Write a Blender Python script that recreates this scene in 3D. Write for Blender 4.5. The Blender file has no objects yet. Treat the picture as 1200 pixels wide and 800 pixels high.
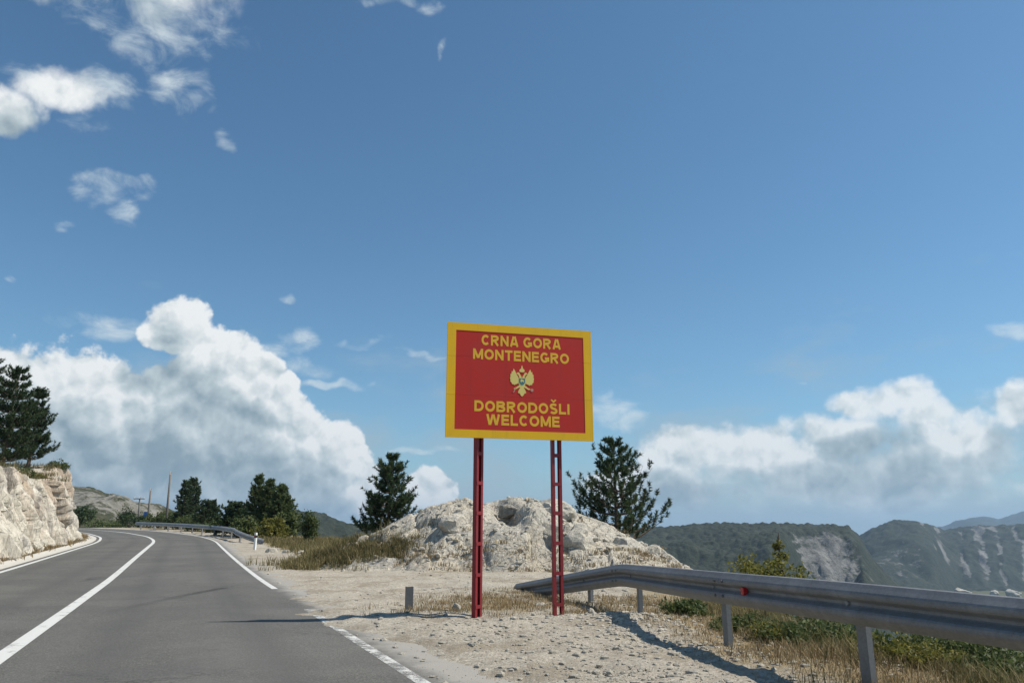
import bpy, math, random
import numpy as np
from mathutils import Vector, Matrix

# ------------------------------------------------------------------ camera, sky, sun, exposure
sc = bpy.context.scene
col = sc.collection
FPX = 867.0                       # focal length in photo pixels (1200 wide)
CAM_H = 1.25
PITCH = math.atan(220 / 867)
cam = bpy.data.cameras.new('camera')
cam.sensor_width = 36.0
cam.lens = 36.0 * FPX / 1200.0
cam.clip_start = 0.05
cam.clip_end = 20000
camo = bpy.data.objects.new('camera', cam)
camo.location = (0, 0, CAM_H)
camo.rotation_euler = (math.pi / 2 + PITCH, 0, 0)
col.objects.link(camo)
sc.camera = camo

sc.view_settings.view_transform = 'Standard'
sc.view_settings.look = 'None'
sc.view_settings.gamma = 1.0
sc.view_settings.exposure = 0.3
sc.view_settings.use_curve_mapping = False
sc.cycles.use_denoising = True
sc.cycles.max_bounces = 6
sc.cycles.transparent_max_bounces = 12
sc.cycles.volume_bounces = 0

SUN_EL = math.radians(53.0)
SUN_AZ = math.atan2(0.99, 0.015)  # measured clockwise from +Y (to the right of the view)
sun = bpy.data.lights.new('sun', 'SUN')
sun.energy = 4.4
sun.angle = math.radians(0.53)
sun.color = (1.0, 0.93, 0.82)
suno = bpy.data.objects.new('sun', sun)
sd = Vector((math.sin(SUN_AZ) * math.cos(SUN_EL), math.cos(SUN_AZ) * math.cos(SUN_EL), math.sin(SUN_EL)))
suno.rotation_euler = (-sd).to_track_quat('-Z', 'Y').to_euler()
suno.location = sd * 60
col.objects.link(suno)


def ray(px, py):
    u = (px - 600) / FPX
    v = (400 - py) / FPX
    c, s = math.cos(PITCH), math.sin(PITCH)
    return Vector((u, c - v * s, s + v * c))


def P(px, py, Y):                 # the point seen at a photo pixel at forward distance Y
    r = ray(px, py)
    t = Y / r.y
    return Vector((r.x * t, Y, CAM_H + r.z * t))


class NT:
    """tiny node helper"""
    def __init__(self, tree):
        self.t = tree

    def n(self, typ, **kw):
        nd = self.t.nodes.new(typ)
        for k, v in kw.items():
            setattr(nd, k, v)
        return nd

    def put(self, inp, val):
        if val is None:
            return
        if hasattr(val, 'is_output'):
            self.t.links.new(val, inp)
        else:
            inp.default_value = val

    def math(self, op, a, b=None, c=None, clamp=False):
        nd = self.n('ShaderNodeMath', operation=op, use_clamp=clamp)
        for i, v in enumerate((a, b, c)):
            self.put(nd.inputs[i], v)
        return nd.outputs[0]

    def vmath(self, op, a, b=None, c=None):
        nd = self.n('ShaderNodeVectorMath', operation=op)
        for i, v in enumerate((a, b, c)):
            self.put(nd.inputs[i], v)
        return nd.outputs['Value'] if op in ('DOT_PRODUCT', 'LENGTH', 'DISTANCE') else nd.outputs[0]

    def noise(self, vec, scale, detail=4, rough=0.5, lac=2.0, dist=0.0, out=0, dims='3D'):
        nd = self.n('ShaderNodeTexNoise', noise_dimensions=dims)
        self.put(nd.inputs['Vector'], vec)
        nd.inputs['Scale'].default_value = scale
        nd.inputs['Detail'].default_value = detail
        nd.inputs['Roughness'].default_value = rough
        nd.inputs['Lacunarity'].default_value = lac
        nd.inputs['Distortion'].default_value = dist
        return nd.outputs[out]

    def voro(self, vec, scale, feature='F1', out='Distance', rnd=1.0, smooth=None, dims='3D'):
        nd = self.n('ShaderNodeTexVoronoi', feature=feature, voronoi_dimensions=dims)
        self.put(nd.inputs['Vector'], vec)
        nd.inputs['Scale'].default_value = scale
        nd.inputs['Randomness'].default_value = rnd
        if smooth is not None:
            nd.inputs['Smoothness'].default_value = smooth
        return nd.outputs[out]

    def sstep(self, x, a, b, lo=0.0, hi=1.0):
        nd = self.n('ShaderNodeMapRange', interpolation_type='SMOOTHSTEP')
        self.put(nd.inputs['Value'], x)
        for k, v in zip(('From Min', 'From Max', 'To Min', 'To Max'), (a, b, lo, hi)):
            nd.inputs[k].default_value = v
        return nd.outputs[0]

    def mix(self, f, a, b, mode='MIX'):
        nd = self.n('ShaderNodeMix', data_type='RGBA', blend_type=mode)
        self.put(nd.inputs[0], f)
        self.put(nd.inputs[6], a if hasattr(a, 'is_output') else (*a, 1) if not isinstance(a, (int, float)) else (a, a, a, 1))
        self.put(nd.inputs[7], b if hasattr(b, 'is_output') else (*b, 1) if not isinstance(b, (int, float)) else (b, b, b, 1))
        return nd.outputs[2]

    def ramp(self, f, stops):
        nd = self.n('ShaderNodeValToRGB')
        self.put(nd.inputs[0], f)
        cr = nd.color_ramp
        while len(cr.elements) < len(stops):
            cr.elements.new(0.5)
        for e, (p, c) in zip(cr.elements, stops):
            e.position = p
            e.color = (*c, 1) if not isinstance(c, (int, float)) else (c, c, c, 1)
        return nd.outputs[0]

    def xyz(self, v):
        nd = self.n('ShaderNodeSeparateXYZ')
        self.put(nd.inputs[0], v)
        return nd.outputs

    def comb(self, x, y, z):
        nd = self.n('ShaderNodeCombineXYZ')
        for i, v in enumerate((x, y, z)):
            self.put(nd.inputs[i], v)
        return nd.outputs[0]


# ---- the sky: Nishita plus cumulus banks, given by direction (azimuth, elevation)
world = bpy.data.worlds.new('World')
sc.world = world
world.use_nodes = True
world.cycles.sampling_method = 'MANUAL'
world.cycles.sample_map_resolution = 512
wt = world.node_tree
wt.nodes.clear()
W = NT(wt)
sky = W.n('ShaderNodeTexSky', sky_type='NISHITA')
sky.sun_disc = False
sky.sun_elevation = SUN_EL
sky.sun_rotation = SUN_AZ
sky.altitude = 600
sky.air_density = 1.0
sky.dust_density = 0.6
sky.ozone_density = 3.0


def azel(px, py):
    r = ray(px, py).normalized()
    return math.atan2(r.x, r.y), math.asin(r.z)


def group(name, builder):
    g = bpy.data.node_groups.new(name, 'ShaderNodeTree')
    g.interface.new_socket('p', in_out='INPUT', socket_type='NodeSocketVector')
    g.interface.new_socket('d', in_out='OUTPUT', socket_type='NodeSocketFloat')
    k = NT(g)
    gi = k.n('NodeGroupInput')
    go = k.n('NodeGroupOutput')
    g.links.new(builder(k, gi.outputs[0]), go.inputs[0])
    return g


def blobs(k, p, blobs_, warp):
    """1 inside the banks' hearts, 0 at their outlines, negative outside"""
    q = p
    if warp:
        w = k.noise(p, warp[0], 2.5, 0.55, out=1, dims='2D')
        q = k.vmath('ADD', p, k.vmath('MULTIPLY', k.vmath('SUBTRACT', w, (0.5, 0.5, 0.5)), (warp[1], warp[1], 0)))
    acc = None
    for cx, cy, rx, ry in blobs_:
        a0, e0 = azel(cx, cy)
        ax, _ = azel(cx + rx, cy)
        _, ey = azel(cx, cy - ry)
        sx, sy = 1 / abs(ax - a0), 1 / abs(ey - e0)
        v = k.vmath('MULTIPLY_ADD', q, (sx, sy, 0), (-a0 * sx, -e0 * sy, 0))
        r2 = k.vmath('DOT_PRODUCT', v, v)
        acc = r2 if acc is None else k.math('SMOOTH_MIN', acc, r2, 0.25)
    return k.math('SUBTRACT', 1.0, k.math('MINIMUM', acc, 4.0))


CUM = [(25, 455, 120, 72), (-60, 430, 120, 70), (215, 380, 44, 44), (195, 398, 34, 26), (258, 418, 52, 44), (300, 452, 46, 40),
       (335, 505, 62, 48), (395, 535, 50, 48), (425, 575, 28, 34), (105, 478, 110, 62), (210, 480, 95, 60),
       (170, 550, 230, 95), (300, 565, 150, 75), (60, 600, 300, 60), (-40, 560, 190, 90), (250, 500, 110, 60),
       (508, 575, 34, 26), (480, 600, 50, 20),
       (185, -20, 105, 56), (40, -30, 90, 42), (70, 104, 62, 30), (5, 125, 55, 34),
       (1045, 468, 66, 30), (1010, 470, 44, 22), (1090, 492, 42, 26), (985, 508, 90, 34), (1120, 520, 100, 46), (880, 535, 90, 38),
       (800, 535, 62, 32), (1195, 478, 45, 40), (1010, 560, 230, 42), (770, 572, 100, 28), 
       (1300, 500, 110, 70)]
WISP = [(110, 382, 110, 16), (165, 55, 38, 40), (205, 100, 46, 30), (235, 125, 26, 24), (130, 95, 40, 26), (262, 170, 16, 14), (112, 222, 34, 34), (140, 250, 20, 24),
        (150, 215, 34, 14), (75, 268, 20, 12), (425, 404, 34, 9), (395, 452, 66, 6), (332, 347, 14, 8), (335, 405, 50, 17),
        (470, 5, 70, 13), (500, 533, 50, 6), (1180, 390, 44, 16), (722, 480, 34, 30), (745, 492, 26, 20), (100, 110, 70, 26), (60, 110, 90, 40), (180, 20, 130, 60), (1195, 478, 60, 40), (900, 565, 170, 34), (1080, 575, 170, 34), (760, 560, 90, 34), (1150, 545, 90, 40), (330, 430, 70, 14), (28, 330, 14, 8), (945, 448, 14, 5), (515, 55, 7, 20), (500, 418, 40, 4)]


def puff(k, p):
    """cauliflower relief: round heads of three sizes, about 0..1"""
    w = k.noise(p, 22.0, 3, 0.6, out=1, dims='2D')
    q = k.vmath('ADD', p, k.vmath('MULTIPLY', k.vmath('SUBTRACT', w, (0.5, 0.5, 0.5)), (0.035, 0.035, 0)))
    out = None
    for sc_, am, off_ in ((15.0, 0.42, 0.0), (34.0, 0.30, 3.1), (80.0, 0.10, 7.7)):
        d = k.voro(k.vmath('ADD', q, (off_, off_, 0)), sc_, 'SMOOTH_F1', smooth=0.12, dims='2D')
        h = k.math('MULTIPLY', k.math('SUBTRACT', 1.0, k.math('MULTIPLY', d, d)), am)
        out = h if out is None else k.math('ADD', out, h)
    return k.math('ADD', out, k.math('MULTIPLY', k.math('SUBTRACT', k.noise(p, 60.0, 6, 0.6, dims='2D'), 0.5), 0.20))


def wisp(k, p):
    base = blobs(k, p, WISP, (12.0, 0.05))
    pp_ = k.vmath('MULTIPLY', p, (1.0, 1.7, 1.0))
    f1 = k.noise(pp_, 17.0, 8, 0.62, dist=0.3, dims='2D')
    return k.math('ADD', k.math('MULTIPLY', base, 1.2), k.math('MULTIPLY', k.math('SUBTRACT', f1, 0.56), 3.8))


g_bank = group('cloud_banks', lambda k, p: blobs(k, p, CUM, (9.0, 0.045)))
g_puff = group('cloud_heads', puff)
g_wisp = group('wisps', wisp)

tc = W.n('ShaderNodeTexCoord')
dx, dy, dz = W.xyz(tc.outputs['Generated'])
az = W.math('ARCTAN2', dx, dy)
el = W.math('ARCSINE', W.math('MAXIMUM', W.math('MINIMUM', dz, 1.0), -1.0))
pp = W.comb(az, el, 0.0)


def grp(g, vec):
    nd = W.n('ShaderNodeGroup')
    nd.node_tree = g
    W.put(nd.inputs[0], vec)
    return nd.outputs[0]


B0 = grp(g_bank, pp)
B1 = grp(g_bank, W.vmath('ADD', pp, (0.020, 0.055, 0)))
h0 = grp(g_puff, pp)
h1 = grp(g_puff, W.vmath('ADD', pp, (0.0065, 0.0135, 0)))
Wd = grp(g_wisp, pp)
ragged = W.math('MULTIPLY', W.math('SUBTRACT', W.noise(pp, 11.0, 6, 0.6, dims='2D'), 0.5), 1.7)
fray = W.math('MULTIPLY', W.math('SUBTRACT', W.noise(pp, 42.0, 6, 0.65, dims='2D'), 0.5), 0.9)
D0 = W.math('ADD', W.math('ADD', fray, W.math('MULTIPLY', B0, 1.5)), W.math('ADD', W.math('MULTIPLY', W.math('SUBTRACT', h0, 0.70), 1.7), ragged))
soft = W.math('ADD', W.sstep(az, 0.04, 0.26, 0.46, 1.05), W.math('MULTIPLY', W.math('MAXIMUM', W.math('SUBTRACT', el, 0.30), 0.0), 5.0))
a_c = W.n('ShaderNodeMapRange', interpolation_type='SMOOTHSTEP')
W.put(a_c.inputs['Value'], D0)
W.put(a_c.inputs['From Max'], soft)
a_c = a_c.outputs[0]
a_w = W.math('MULTIPLY', W.sstep(Wd, 0.0, 2.3), 0.85)
tau = W.math('ADD', W.math('MULTIPLY', W.math('MAXIMUM', W.math('ADD', B1, W.math('MULTIPLY', ragged, 0.6)), 0.0), 0.76), W.math('MULTIPLY', W.math('MAXIMUM', D0, 0.0), 0.10))
lit = W.math('POWER', 2.718, W.math('MULTIPLY', tau, -1.0))
relief = W.math('MULTIPLY', W.math('SUBTRACT', h0, h1), 1.15)
lit = W.math('ADD', lit, W.math('MULTIPLY', relief, W.math('MULTIPLY_ADD', lit, 0.7, 0.35)), clamp=True)
K = 10.0
ccol = W.ramp(lit, [(0.0, (0.150, 0.222, 0.280)), (0.34, (0.240, 0.320, 0.370)), (0.66, (0.50, 0.575, 0.605)), (0.95, (0.82, 0.84, 0.84))])
ccol = W.mix(1.0, ccol, (K, K, K), 'MULTIPLY')
# water vapour between here and the far clouds: pale, bluish near the horizon
vap = W.math('MULTIPLY', W.math('POWER', 2.718, W.math('MULTIPLY', W.math('MAXIMUM', el, 0.0), -9.0)), 0.62)
skyc = W.mix(1.0, sky.outputs[0], (0.76, 1.04, 1.07), 'MULTIPLY')
vcol = (0.265 * K, 0.385 * K, 0.50 * K)
skyv = W.mix(vap, skyc, vcol)
# thin hazy cloud low over the horizon, all the way round
vn = W.noise(W.vmath('MULTIPLY', pp, (1.0, 2.6, 1.0)), 6.0, 7, 0.6, dims='2D')
veil = W.math('MULTIPLY', W.sstep(W.math('SUBTRACT', vn, W.math('MULTIPLY', el, 1.9)), 0.08, 0.52), 0.72)
skyv = W.mix(veil, skyv, (0.335 * K, 0.435 * K, 0.505 * K))
c1 = W.mix(a_w, skyv, (0.64 * K, 0.72 * K, 0.75 * K))
ccol = W.mix(W.math('MULTIPLY', vap, 0.30), ccol, vcol)
c2 = W.mix(W.math('MULTIPLY', a_c, W.sstep(az, 0.04, 0.26, 0.97, 0.88)), c1, ccol)
bg = W.n('ShaderNodeBackground')
bg.inputs['Strength'].default_value = 0.09
W.put(bg.inputs['Color'], c2)
wo = W.n('ShaderNodeOutputWorld')
wt.links.new(bg.outputs[0], wo.inputs['Surface'])


# ------------------------------------------------------------------ numeric helpers
def _hash(ix, iy, iz, seed):
    h = (ix.astype(np.int64) * 374761393 + iy.astype(np.int64) * 668265263 + iz.astype(np.int64) * 2147483647 + seed * 974634777) & 0xFFFFFFFF
    h = ((h ^ (h >> 13)) * 1274126177) & 0xFFFFFFFF
    h = ((h ^ (h >> 16)) * 2246822519) & 0xFFFFFFFF
    h = h ^ (h >> 15)
    return (h & 0xFFFFFF).astype(np.float64) / 0xFFFFFF


def vnoise(x, y, z=None, seed=0):
    x = np.asarray(x, float); y = np.asarray(y, float)
    z = np.zeros_like(x) if z is None else np.asarray(z, float)
    x0, y0, z0 = np.floor(x), np.floor(y), np.floor(z)
    fx, fy, fz = x - x0, y - y0, z - z0
    fx, fy, fz = [t * t * t * (t * (t * 6 - 15) + 10) for t in (fx, fy, fz)]
    r = 0
    for i in (0, 1):
        for j in (0, 1):
            for k in (0, 1):
                w = (fx if i else 1 - fx) * (fy if j else 1 - fy) * (fz if k else 1 - fz)
                r = r + w * _hash(x0 + i, y0 + j, z0 + k, seed)
    return r * 2 - 1


def fbm(x, y, z=None, octs=4, seed=0, gain=0.5):
    a, s, f = 1.0, 0, 1.0
    for o in range(octs):
        s = s + a * vnoise(x * f, y * f, None if z is None else z * f, seed + o * 17)
        a *= gain
        f *= 2.03
    return s


def cells(x, y, seed=0):
    """nearest feature point: F1, F2, three random numbers of the cell, offset to its point"""
    x = np.asarray(x, float); y = np.asarray(y, float)
    ix, iy = np.floor(x), np.floor(y)
    f1 = np.full(x.shape, 9.0); f2 = np.full(x.shape, 9.0)
    cx = np.zeros_like(x); cy = np.zeros_like(x); ox = np.zeros_like(x); oy = np.zeros_like(x)
    zz = np.zeros_like(x)
    for i in (-1, 0, 1):
        for j in (-1, 0, 1):
            gx, gy = ix + i, iy + j
            px = gx + _hash(gx, gy, zz, seed)
            py = gy + _hash(gx, gy, zz + 1, seed)
            d = np.hypot(x - px, y - py)
            m = d < f1
            f2 = np.where(m, f1, np.minimum(f2, d))
            f1 = np.where(m, d, f1)
            cx = np.where(m, gx, cx); cy = np.where(m, gy, cy)
            ox = np.where(m, x - px, ox); oy = np.where(m, y - py, oy)
    a, b, c = [_hash(cx, cy, zz + k, seed + 5) for k in (3, 4, 5)]
    return f1, f2, a, b, c, ox, oy


def facet(x, y, seed=0, tilt=1.0):
    f1, f2, a, b, c, ox, oy = cells(x, y, seed)
    edge = np.clip((f2 - f1) / 0.12, 0, 1)
    return (a - 0.5) + tilt * (ox * (b - 0.5) + oy * (c - 0.5)), edge


def sm(x, a, b):
    t = np.clip((x - a) / (b - a), 0, 1)
    return t * t * (3 - 2 * t)


def mesh_np(name, V, F, mat=None, parent=None, smooth=False, attrs=None, uv=None):
    V = np.asarray(V, np.float32); F = np.asarray(F, np.int32)
    me = bpy.data.meshes.new(name)
    k = F.shape[1]
    me.vertices.add(len(V)); me.loops.add(F.size); me.polygons.add(len(F))
    me.vertices.foreach_set('co', V.ravel())
    me.loops.foreach_set('vertex_index', F.ravel())
    me.polygons.foreach_set('loop_start', np.arange(0, F.size, k, dtype=np.int32))
    me.polygons.foreach_set('loop_total', np.full(len(F), k, np.int32))
    me.polygons.foreach_set('use_smooth', np.full(len(F), smooth))
    if attrs:
        for an, av in attrs.items():
            at = me.attributes.new(an, 'FLOAT', 'POINT')
            at.data.foreach_set('value', np.asarray(av, np.float32).ravel())
    if uv is not None:
        ul = me.uv_layers.new(name='UVMap')
        ul.data.foreach_set('uv', np.asarray(uv, np.float32)[F.ravel()].ravel())
    me.update(calc_edges=True)
    me.validate()
    if mat:
        me.materials.append(mat)
    o = bpy.data.objects.new(name, me)
    col.objects.link(o)
    if parent:
        o.parent = parent
    return o


def grid_faces(nu, nv):
    i = np.arange(nu - 1)[:, None] * nv + np.arange(nv - 1)[None, :]
    i = i.ravel()
    return np.stack([i, i + nv, i + nv + 1, i + 1], 1)


def tag(o, label=None, cat=None, group=None, kind=None):
    for k, v in (('label', label), ('category', cat), ('group', group), ('kind', kind)):
        if v:
            o[k] = v
    return o


def empty(name, loc=(0, 0, 0), rz=0.0):
    o = bpy.data.objects.new(name, None)
    o.location = loc
    o.rotation_euler = (0, 0, rz)
    o.empty_display_size = 0.2
    col.objects.link(o)
    return o


class MB:
    """collects polygons for one mesh"""
    def __init__(self):
        self.v, self.f = [], []

    def add(self, vs, fs):
        b = len(self.v)
        self.v += [tuple(x) for x in vs]
        self.f += [tuple(b + i for i in q) for q in fs]
        return self

    def box(self, a, b, M=None):
        (x0, y0, z0), (x1, y1, z1) = a, b
        vs = [Vector(q) for q in ((x0, y0, z0), (x1, y0, z0), (x1, y1, z0), (x0, y1, z0), (x0, y0, z1), (x1, y0, z1), (x1, y1, z1), (x0, y1, z1))]
        if M:
            vs = [M @ q for q in vs]
        return self.add(vs, [(0, 3, 2, 1), (4, 5, 6, 7), (0, 1, 5, 4), (1, 2, 6, 5), (2, 3, 7, 6), (3, 0, 4, 7)])

    def tube(self, pts, radii, n=8, cap=True):
        pts = [Vector(p) for p in pts]
        rings = []
        for i, p in enumerate(pts):
            d = (pts[min(i + 1, len(pts) - 1)] - pts[max(i - 1, 0)]).normalized()
            a = d.orthogonal().normalized() if abs(d.z) > 0.9 else d.cross(Vector((0, 0, 1))).normalized()
            if abs(d.z) > 0.9:
                a = (Vector((1, 0, 0)) - d * d.x).normalized()
            b = d.cross(a)
            rings.append([p + (a * math.cos(2 * math.pi * k / n) + b * math.sin(2 * math.pi * k / n)) * radii[i] for k in range(n)])
        vs = [q for r in rings for q in r]
        fs = [(i * n + k, i * n + (k + 1) % n, (i + 1) * n + (k + 1) % n, (i + 1) * n + k) for i in range(len(pts) - 1) for k in range(n)]
        if cap:
            fs.append(tuple(range((len(pts) - 1) * n, len(pts) * n)))
            fs.append(tuple(reversed(range(n))))
        return self.add(vs, fs)

    def prism(self, poly, z0, z1):
        """polygon in x,z extruded along -y from y=z0 (front) to y=z1"""
        n = len(poly)
        vs = [(x, z0, z) for x, z in poly] + [(x, z1, z) for x, z in poly]
        fs = [tuple(range(n)), tuple(reversed(range(n, 2 * n)))]
        fs += [(i, i + n, (i + 1) % n + n, (i + 1) % n) for i in range(n)]
        return self.add(vs, fs)

    def build(self, name, mat, parent=None, smooth=False, bevel=0):
        me = bpy.data.meshes.new(name)
        me.from_pydata(self.v, [], self.f)
        me.update()
        me.validate()
        if smooth:
            me.polygons.foreach_set('use_smooth', [True] * len(me.polygons))
        me.materials.append(mat)
        o = bpy.data.objects.new(name, me)
        col.objects.link(o)
        if parent:
            o.parent = parent
        if bevel:
            m = o.modifiers.new('bevel', 'BEVEL')
            m.width = bevel
            m.segments = 2
            m.limit_method = 'ANGLE'
        return o


# ------------------------------------------------------------------ materials
def new_mat(name):
    m = bpy.data.materials.new(name)
    m.use_nodes = True
    t = m.node_tree
    t.nodes.clear()
    k = NT(t)
    out = k.n('ShaderNodeOutputMaterial')
    b = k.n('ShaderNodeBsdfPrincipled')
    t.links.new(b.outputs[0], out.inputs[0])
    k.b = b
    k.out = out
    b.inputs['Specular IOR Level'].default_value = 0.25
    return m, k


def bump(k, h, strength, dist):
    nd = k.n('ShaderNodeBump')
    nd.inputs['Strength'].default_value = strength
    nd.inputs['Distance'].default_value = dist
    k.put(nd.inputs['Height'], h)
    k.put(k.b.inputs['Normal'], nd.outputs[0])


def fin(k, colr, rough=0.9, h=None, bs=0.5, bd=0.02):
    k.put(k.b.inputs['Base Color'], colr if hasattr(colr, 'is_output') else (*colr, 1))
    k.put(k.b.inputs['Roughness'], rough)
    if h is not None:
        bump(k, h, bs, bd)


def objc(k):
    return k.n('ShaderNodeTexCoord').outputs['Object']


def m_asphalt():
    m, k = new_mat('asphalt')
    uv = k.n('ShaderNodeUVMap').outputs[0]
    u, v, _ = k.xyz(uv)
    o = objc(k)
    n1 = k.noise(o, 60, 4, 0.7)
    agg = k.voro(o, 90, 'F1', 'Color')
    aggv = k.xyz(agg)[0]
    big = k.noise(o, 0.5, 5, 0.6)
    streak = k.noise(k.comb(k.math('MULTIPLY', u, 2.2), k.math('MULTIPLY', v, 0.06), 0.0), 1.0, 5, 0.6)
    c = k.ramp(k.math('ADD', k.math('MULTIPLY', n1, 0.45), k.math('MULTIPLY', aggv, 0.55)), [(0.12, (0.062, 0.060, 0.054)), (0.5, (0.112, 0.109, 0.098)), (0.88, (0.20, 0.192, 0.17))])
    c = k.mix(k.math('MULTIPLY', k.sstep(big, 0.4, 0.68), 0.35), c, (0.068, 0.069, 0.067))
    c = k.mix(k.math('MULTIPLY', k.sstep(streak, 0.45, 0.75), 0.4), c, (0.130, 0.127, 0.117))
    pt = k.sstep(k.noise(k.vmath('ADD', o, (7.0, 3.0, 0)), 0.28, 4, 0.5), 0.52, 0.56)
    c = k.mix(k.math('MULTIPLY', pt, 0.22), c, (0.17, 0.165, 0.15))
    ck = k.voro(k.vmath('ADD', o, k.vmath('MULTIPLY', k.noise(o, 1.3, 5, 0.7, out=1), (1.6, 1.6, 0))), 0.32, 'DISTANCE_TO_EDGE')
    c = k.mix(k.math('MULTIPLY', k.math('SUBTRACT', 1.0, k.sstep(ck, 0.002, 0.008)), k.math('MULTIPLY', k.sstep(k.noise(o, 0.4, 3, 0.5), 0.45, 0.6), 0.55)), c, (0.035, 0.034, 0.032))
    # worn wheel tracks
    for cx in (-2.55, -1.05, 0.95, 2.55):
        w = k.math('SUBTRACT', 1.0, k.math('MULTIPLY', k.math('ABSOLUTE', k.math('SUBTRACT', u, cx)), 2.6), clamp=True)
        c = k.mix(k.math('MULTIPLY', w, 0.34), c, (0.066, 0.066, 0.063))
    # limestone dust at the right edge
    dn = k.noise(o, 2.6, 6, 0.65)
    du = k.math('ADD', u, k.math('MULTIPLY', k.math('SUBTRACT', dn, 0.5), 0.7))
    dust = k.sstep(du, 3.45, 3.95)
    fine = k.noise(o, 120, 3, 0.6)
    dcol = k.mix(fine, (0.27, 0.255, 0.225), (0.43, 0.405, 0.36))
    c = k.mix(k.math('MULTIPLY', dust, 0.9), c, dcol)
    dul = k.sstep(du, -3.3, -3.8)
    c = k.mix(k.math('MULTIPLY', dul, 0.8), c, dcol)
    fin(k, c, 0.85, k.math('ADD', k.math('MULTIPLY', aggv, 0.6), n1), 0.5, 0.006)
    return m


def m_paint(name, wear_bias):
    m, k = new_mat(name)
    o = objc(k)
    n = k.noise(o, 3.0, 7, 0.7)
    n2 = k.noise(o, 70, 3, 0.6)
    w = k.sstep(k.math('ADD', n, k.math('MULTIPLY', n2, 0.35)), wear_bias, wear_bias + 0.16)
    c = k.mix(n2, (0.50, 0.50, 0.47), (0.66, 0.66, 0.63))
    fin(k, c, 0.7)
    tr = k.n('ShaderNodeBsdfTransparent')
    mx = k.n('ShaderNodeMixShader')
    k.put(mx.inputs[0], k.math('MULTIPLY', w, 0.85))
    k.t.links.new(k.b.outputs[0], mx.inputs[1])
    k.t.links.new(tr.outputs[0], mx.inputs[2])
    k.t.links.new(mx.outputs[0], k.out.inputs[0])
    return m


def m_skid():
    m, k = new_mat('tyre_rubber_mark')
    uv = k.n('ShaderNodeUVMap').outputs[0]
    u, v, _ = k.xyz(uv)
    n = k.noise(objc(k), 6, 5, 0.7)
    fin(k, (0.03, 0.03, 0.03), 0.8)
    tr = k.n('ShaderNodeBsdfTransparent')
    mx = k.n('ShaderNodeMixShader')
    e = k.math('MULTIPLY', k.math('MULTIPLY', u, k.math('SUBTRACT', 1.0, u)), 4.0)
    a = k.math('MULTIPLY', k.math('MULTIPLY', e, k.math('POWER', v, 1.6)), k.math('MULTIPLY', n, 0.75))
    k.put(mx.inputs[0], a)
    k.t.links.new(tr.outputs[0], mx.inputs[1])
    k.t.links.new(k.b.outputs[0], mx.inputs[2])
    k.t.links.new(mx.outputs[0], k.out.inputs[0])
    return m


def m_ground():
    m, k = new_mat('gravel_and_dry_soil')
    o = objc(k)
    at = k.n('ShaderNodeAttribute', attribute_name='green').outputs['Fac']
    dry = k.n('ShaderNodeAttribute', attribute_name='dry').outputs['Fac']
    peb = k.voro(o, 26, 'F1', 'Color')
    pv = k.xyz(peb)[0]
    pd = k.voro(o, 26, 'F1', 'Distance')
    peb2 = k.xyz(k.voro(o, 75, 'F1', 'Color'))[0]
    n = k.noise(o, 1.1, 7, 0.65)
    nf = k.noise(o, 160, 3, 0.6)
    c = k.ramp(k.math('ADD', k.math('MULTIPLY', pv, 0.4), k.math('ADD', k.math('MULTIPLY', peb2, 0.35), k.math('MULTIPLY', nf, 0.25))),
               [(0.1, (0.215, 0.185, 0.14)), (0.45, (0.375, 0.335, 0.268)), (0.9, (0.56, 0.515, 0.435))])
    c = k.mix(k.math('MULTIPLY', k.sstep(n, 0.46, 0.62), 0.6), c, (0.235, 0.19, 0.132))
    c = k.mix(k.math('MULTIPLY', k.sstep(k.noise(o, 0.37, 6, 0.6), 0.45, 0.7), 0.45), c, (0.45, 0.415, 0.345))
    dc = k.mix(nf, (0.20, 0.145, 0.075), (0.36, 0.28, 0.15))
    dmask = k.sstep(k.math('ADD', dry, k.math('MULTIPLY', k.math('SUBTRACT', k.noise(o, 2.0, 6, 0.7), 0.5), 1.3)), 0.4, 0.75)
    c = k.mix(k.math('MULTIPLY', dmask, 0.8), c, dc)
    gn = k.noise(o, 0.9, 8, 0.7)
    gc = k.ramp(gn, [(0.3, (0.022, 0.034, 0.013)), (0.48, (0.058, 0.070, 0.026)), (0.7, (0.19, 0.165, 0.085))])
    c = k.mix(k.math('MULTIPLY', at, 0.92), c, gc)
    hgt = k.math('ADD', k.math('MULTIPLY', pd, -0.35), k.math('ADD', k.math('MULTIPLY', nf, 0.4), k.math('MULTIPLY', k.noise(o, 9, 8, 0.75), 1.6)))
    fin(k, c, 0.95, hgt, 0.7, 0.035)
    return m


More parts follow.
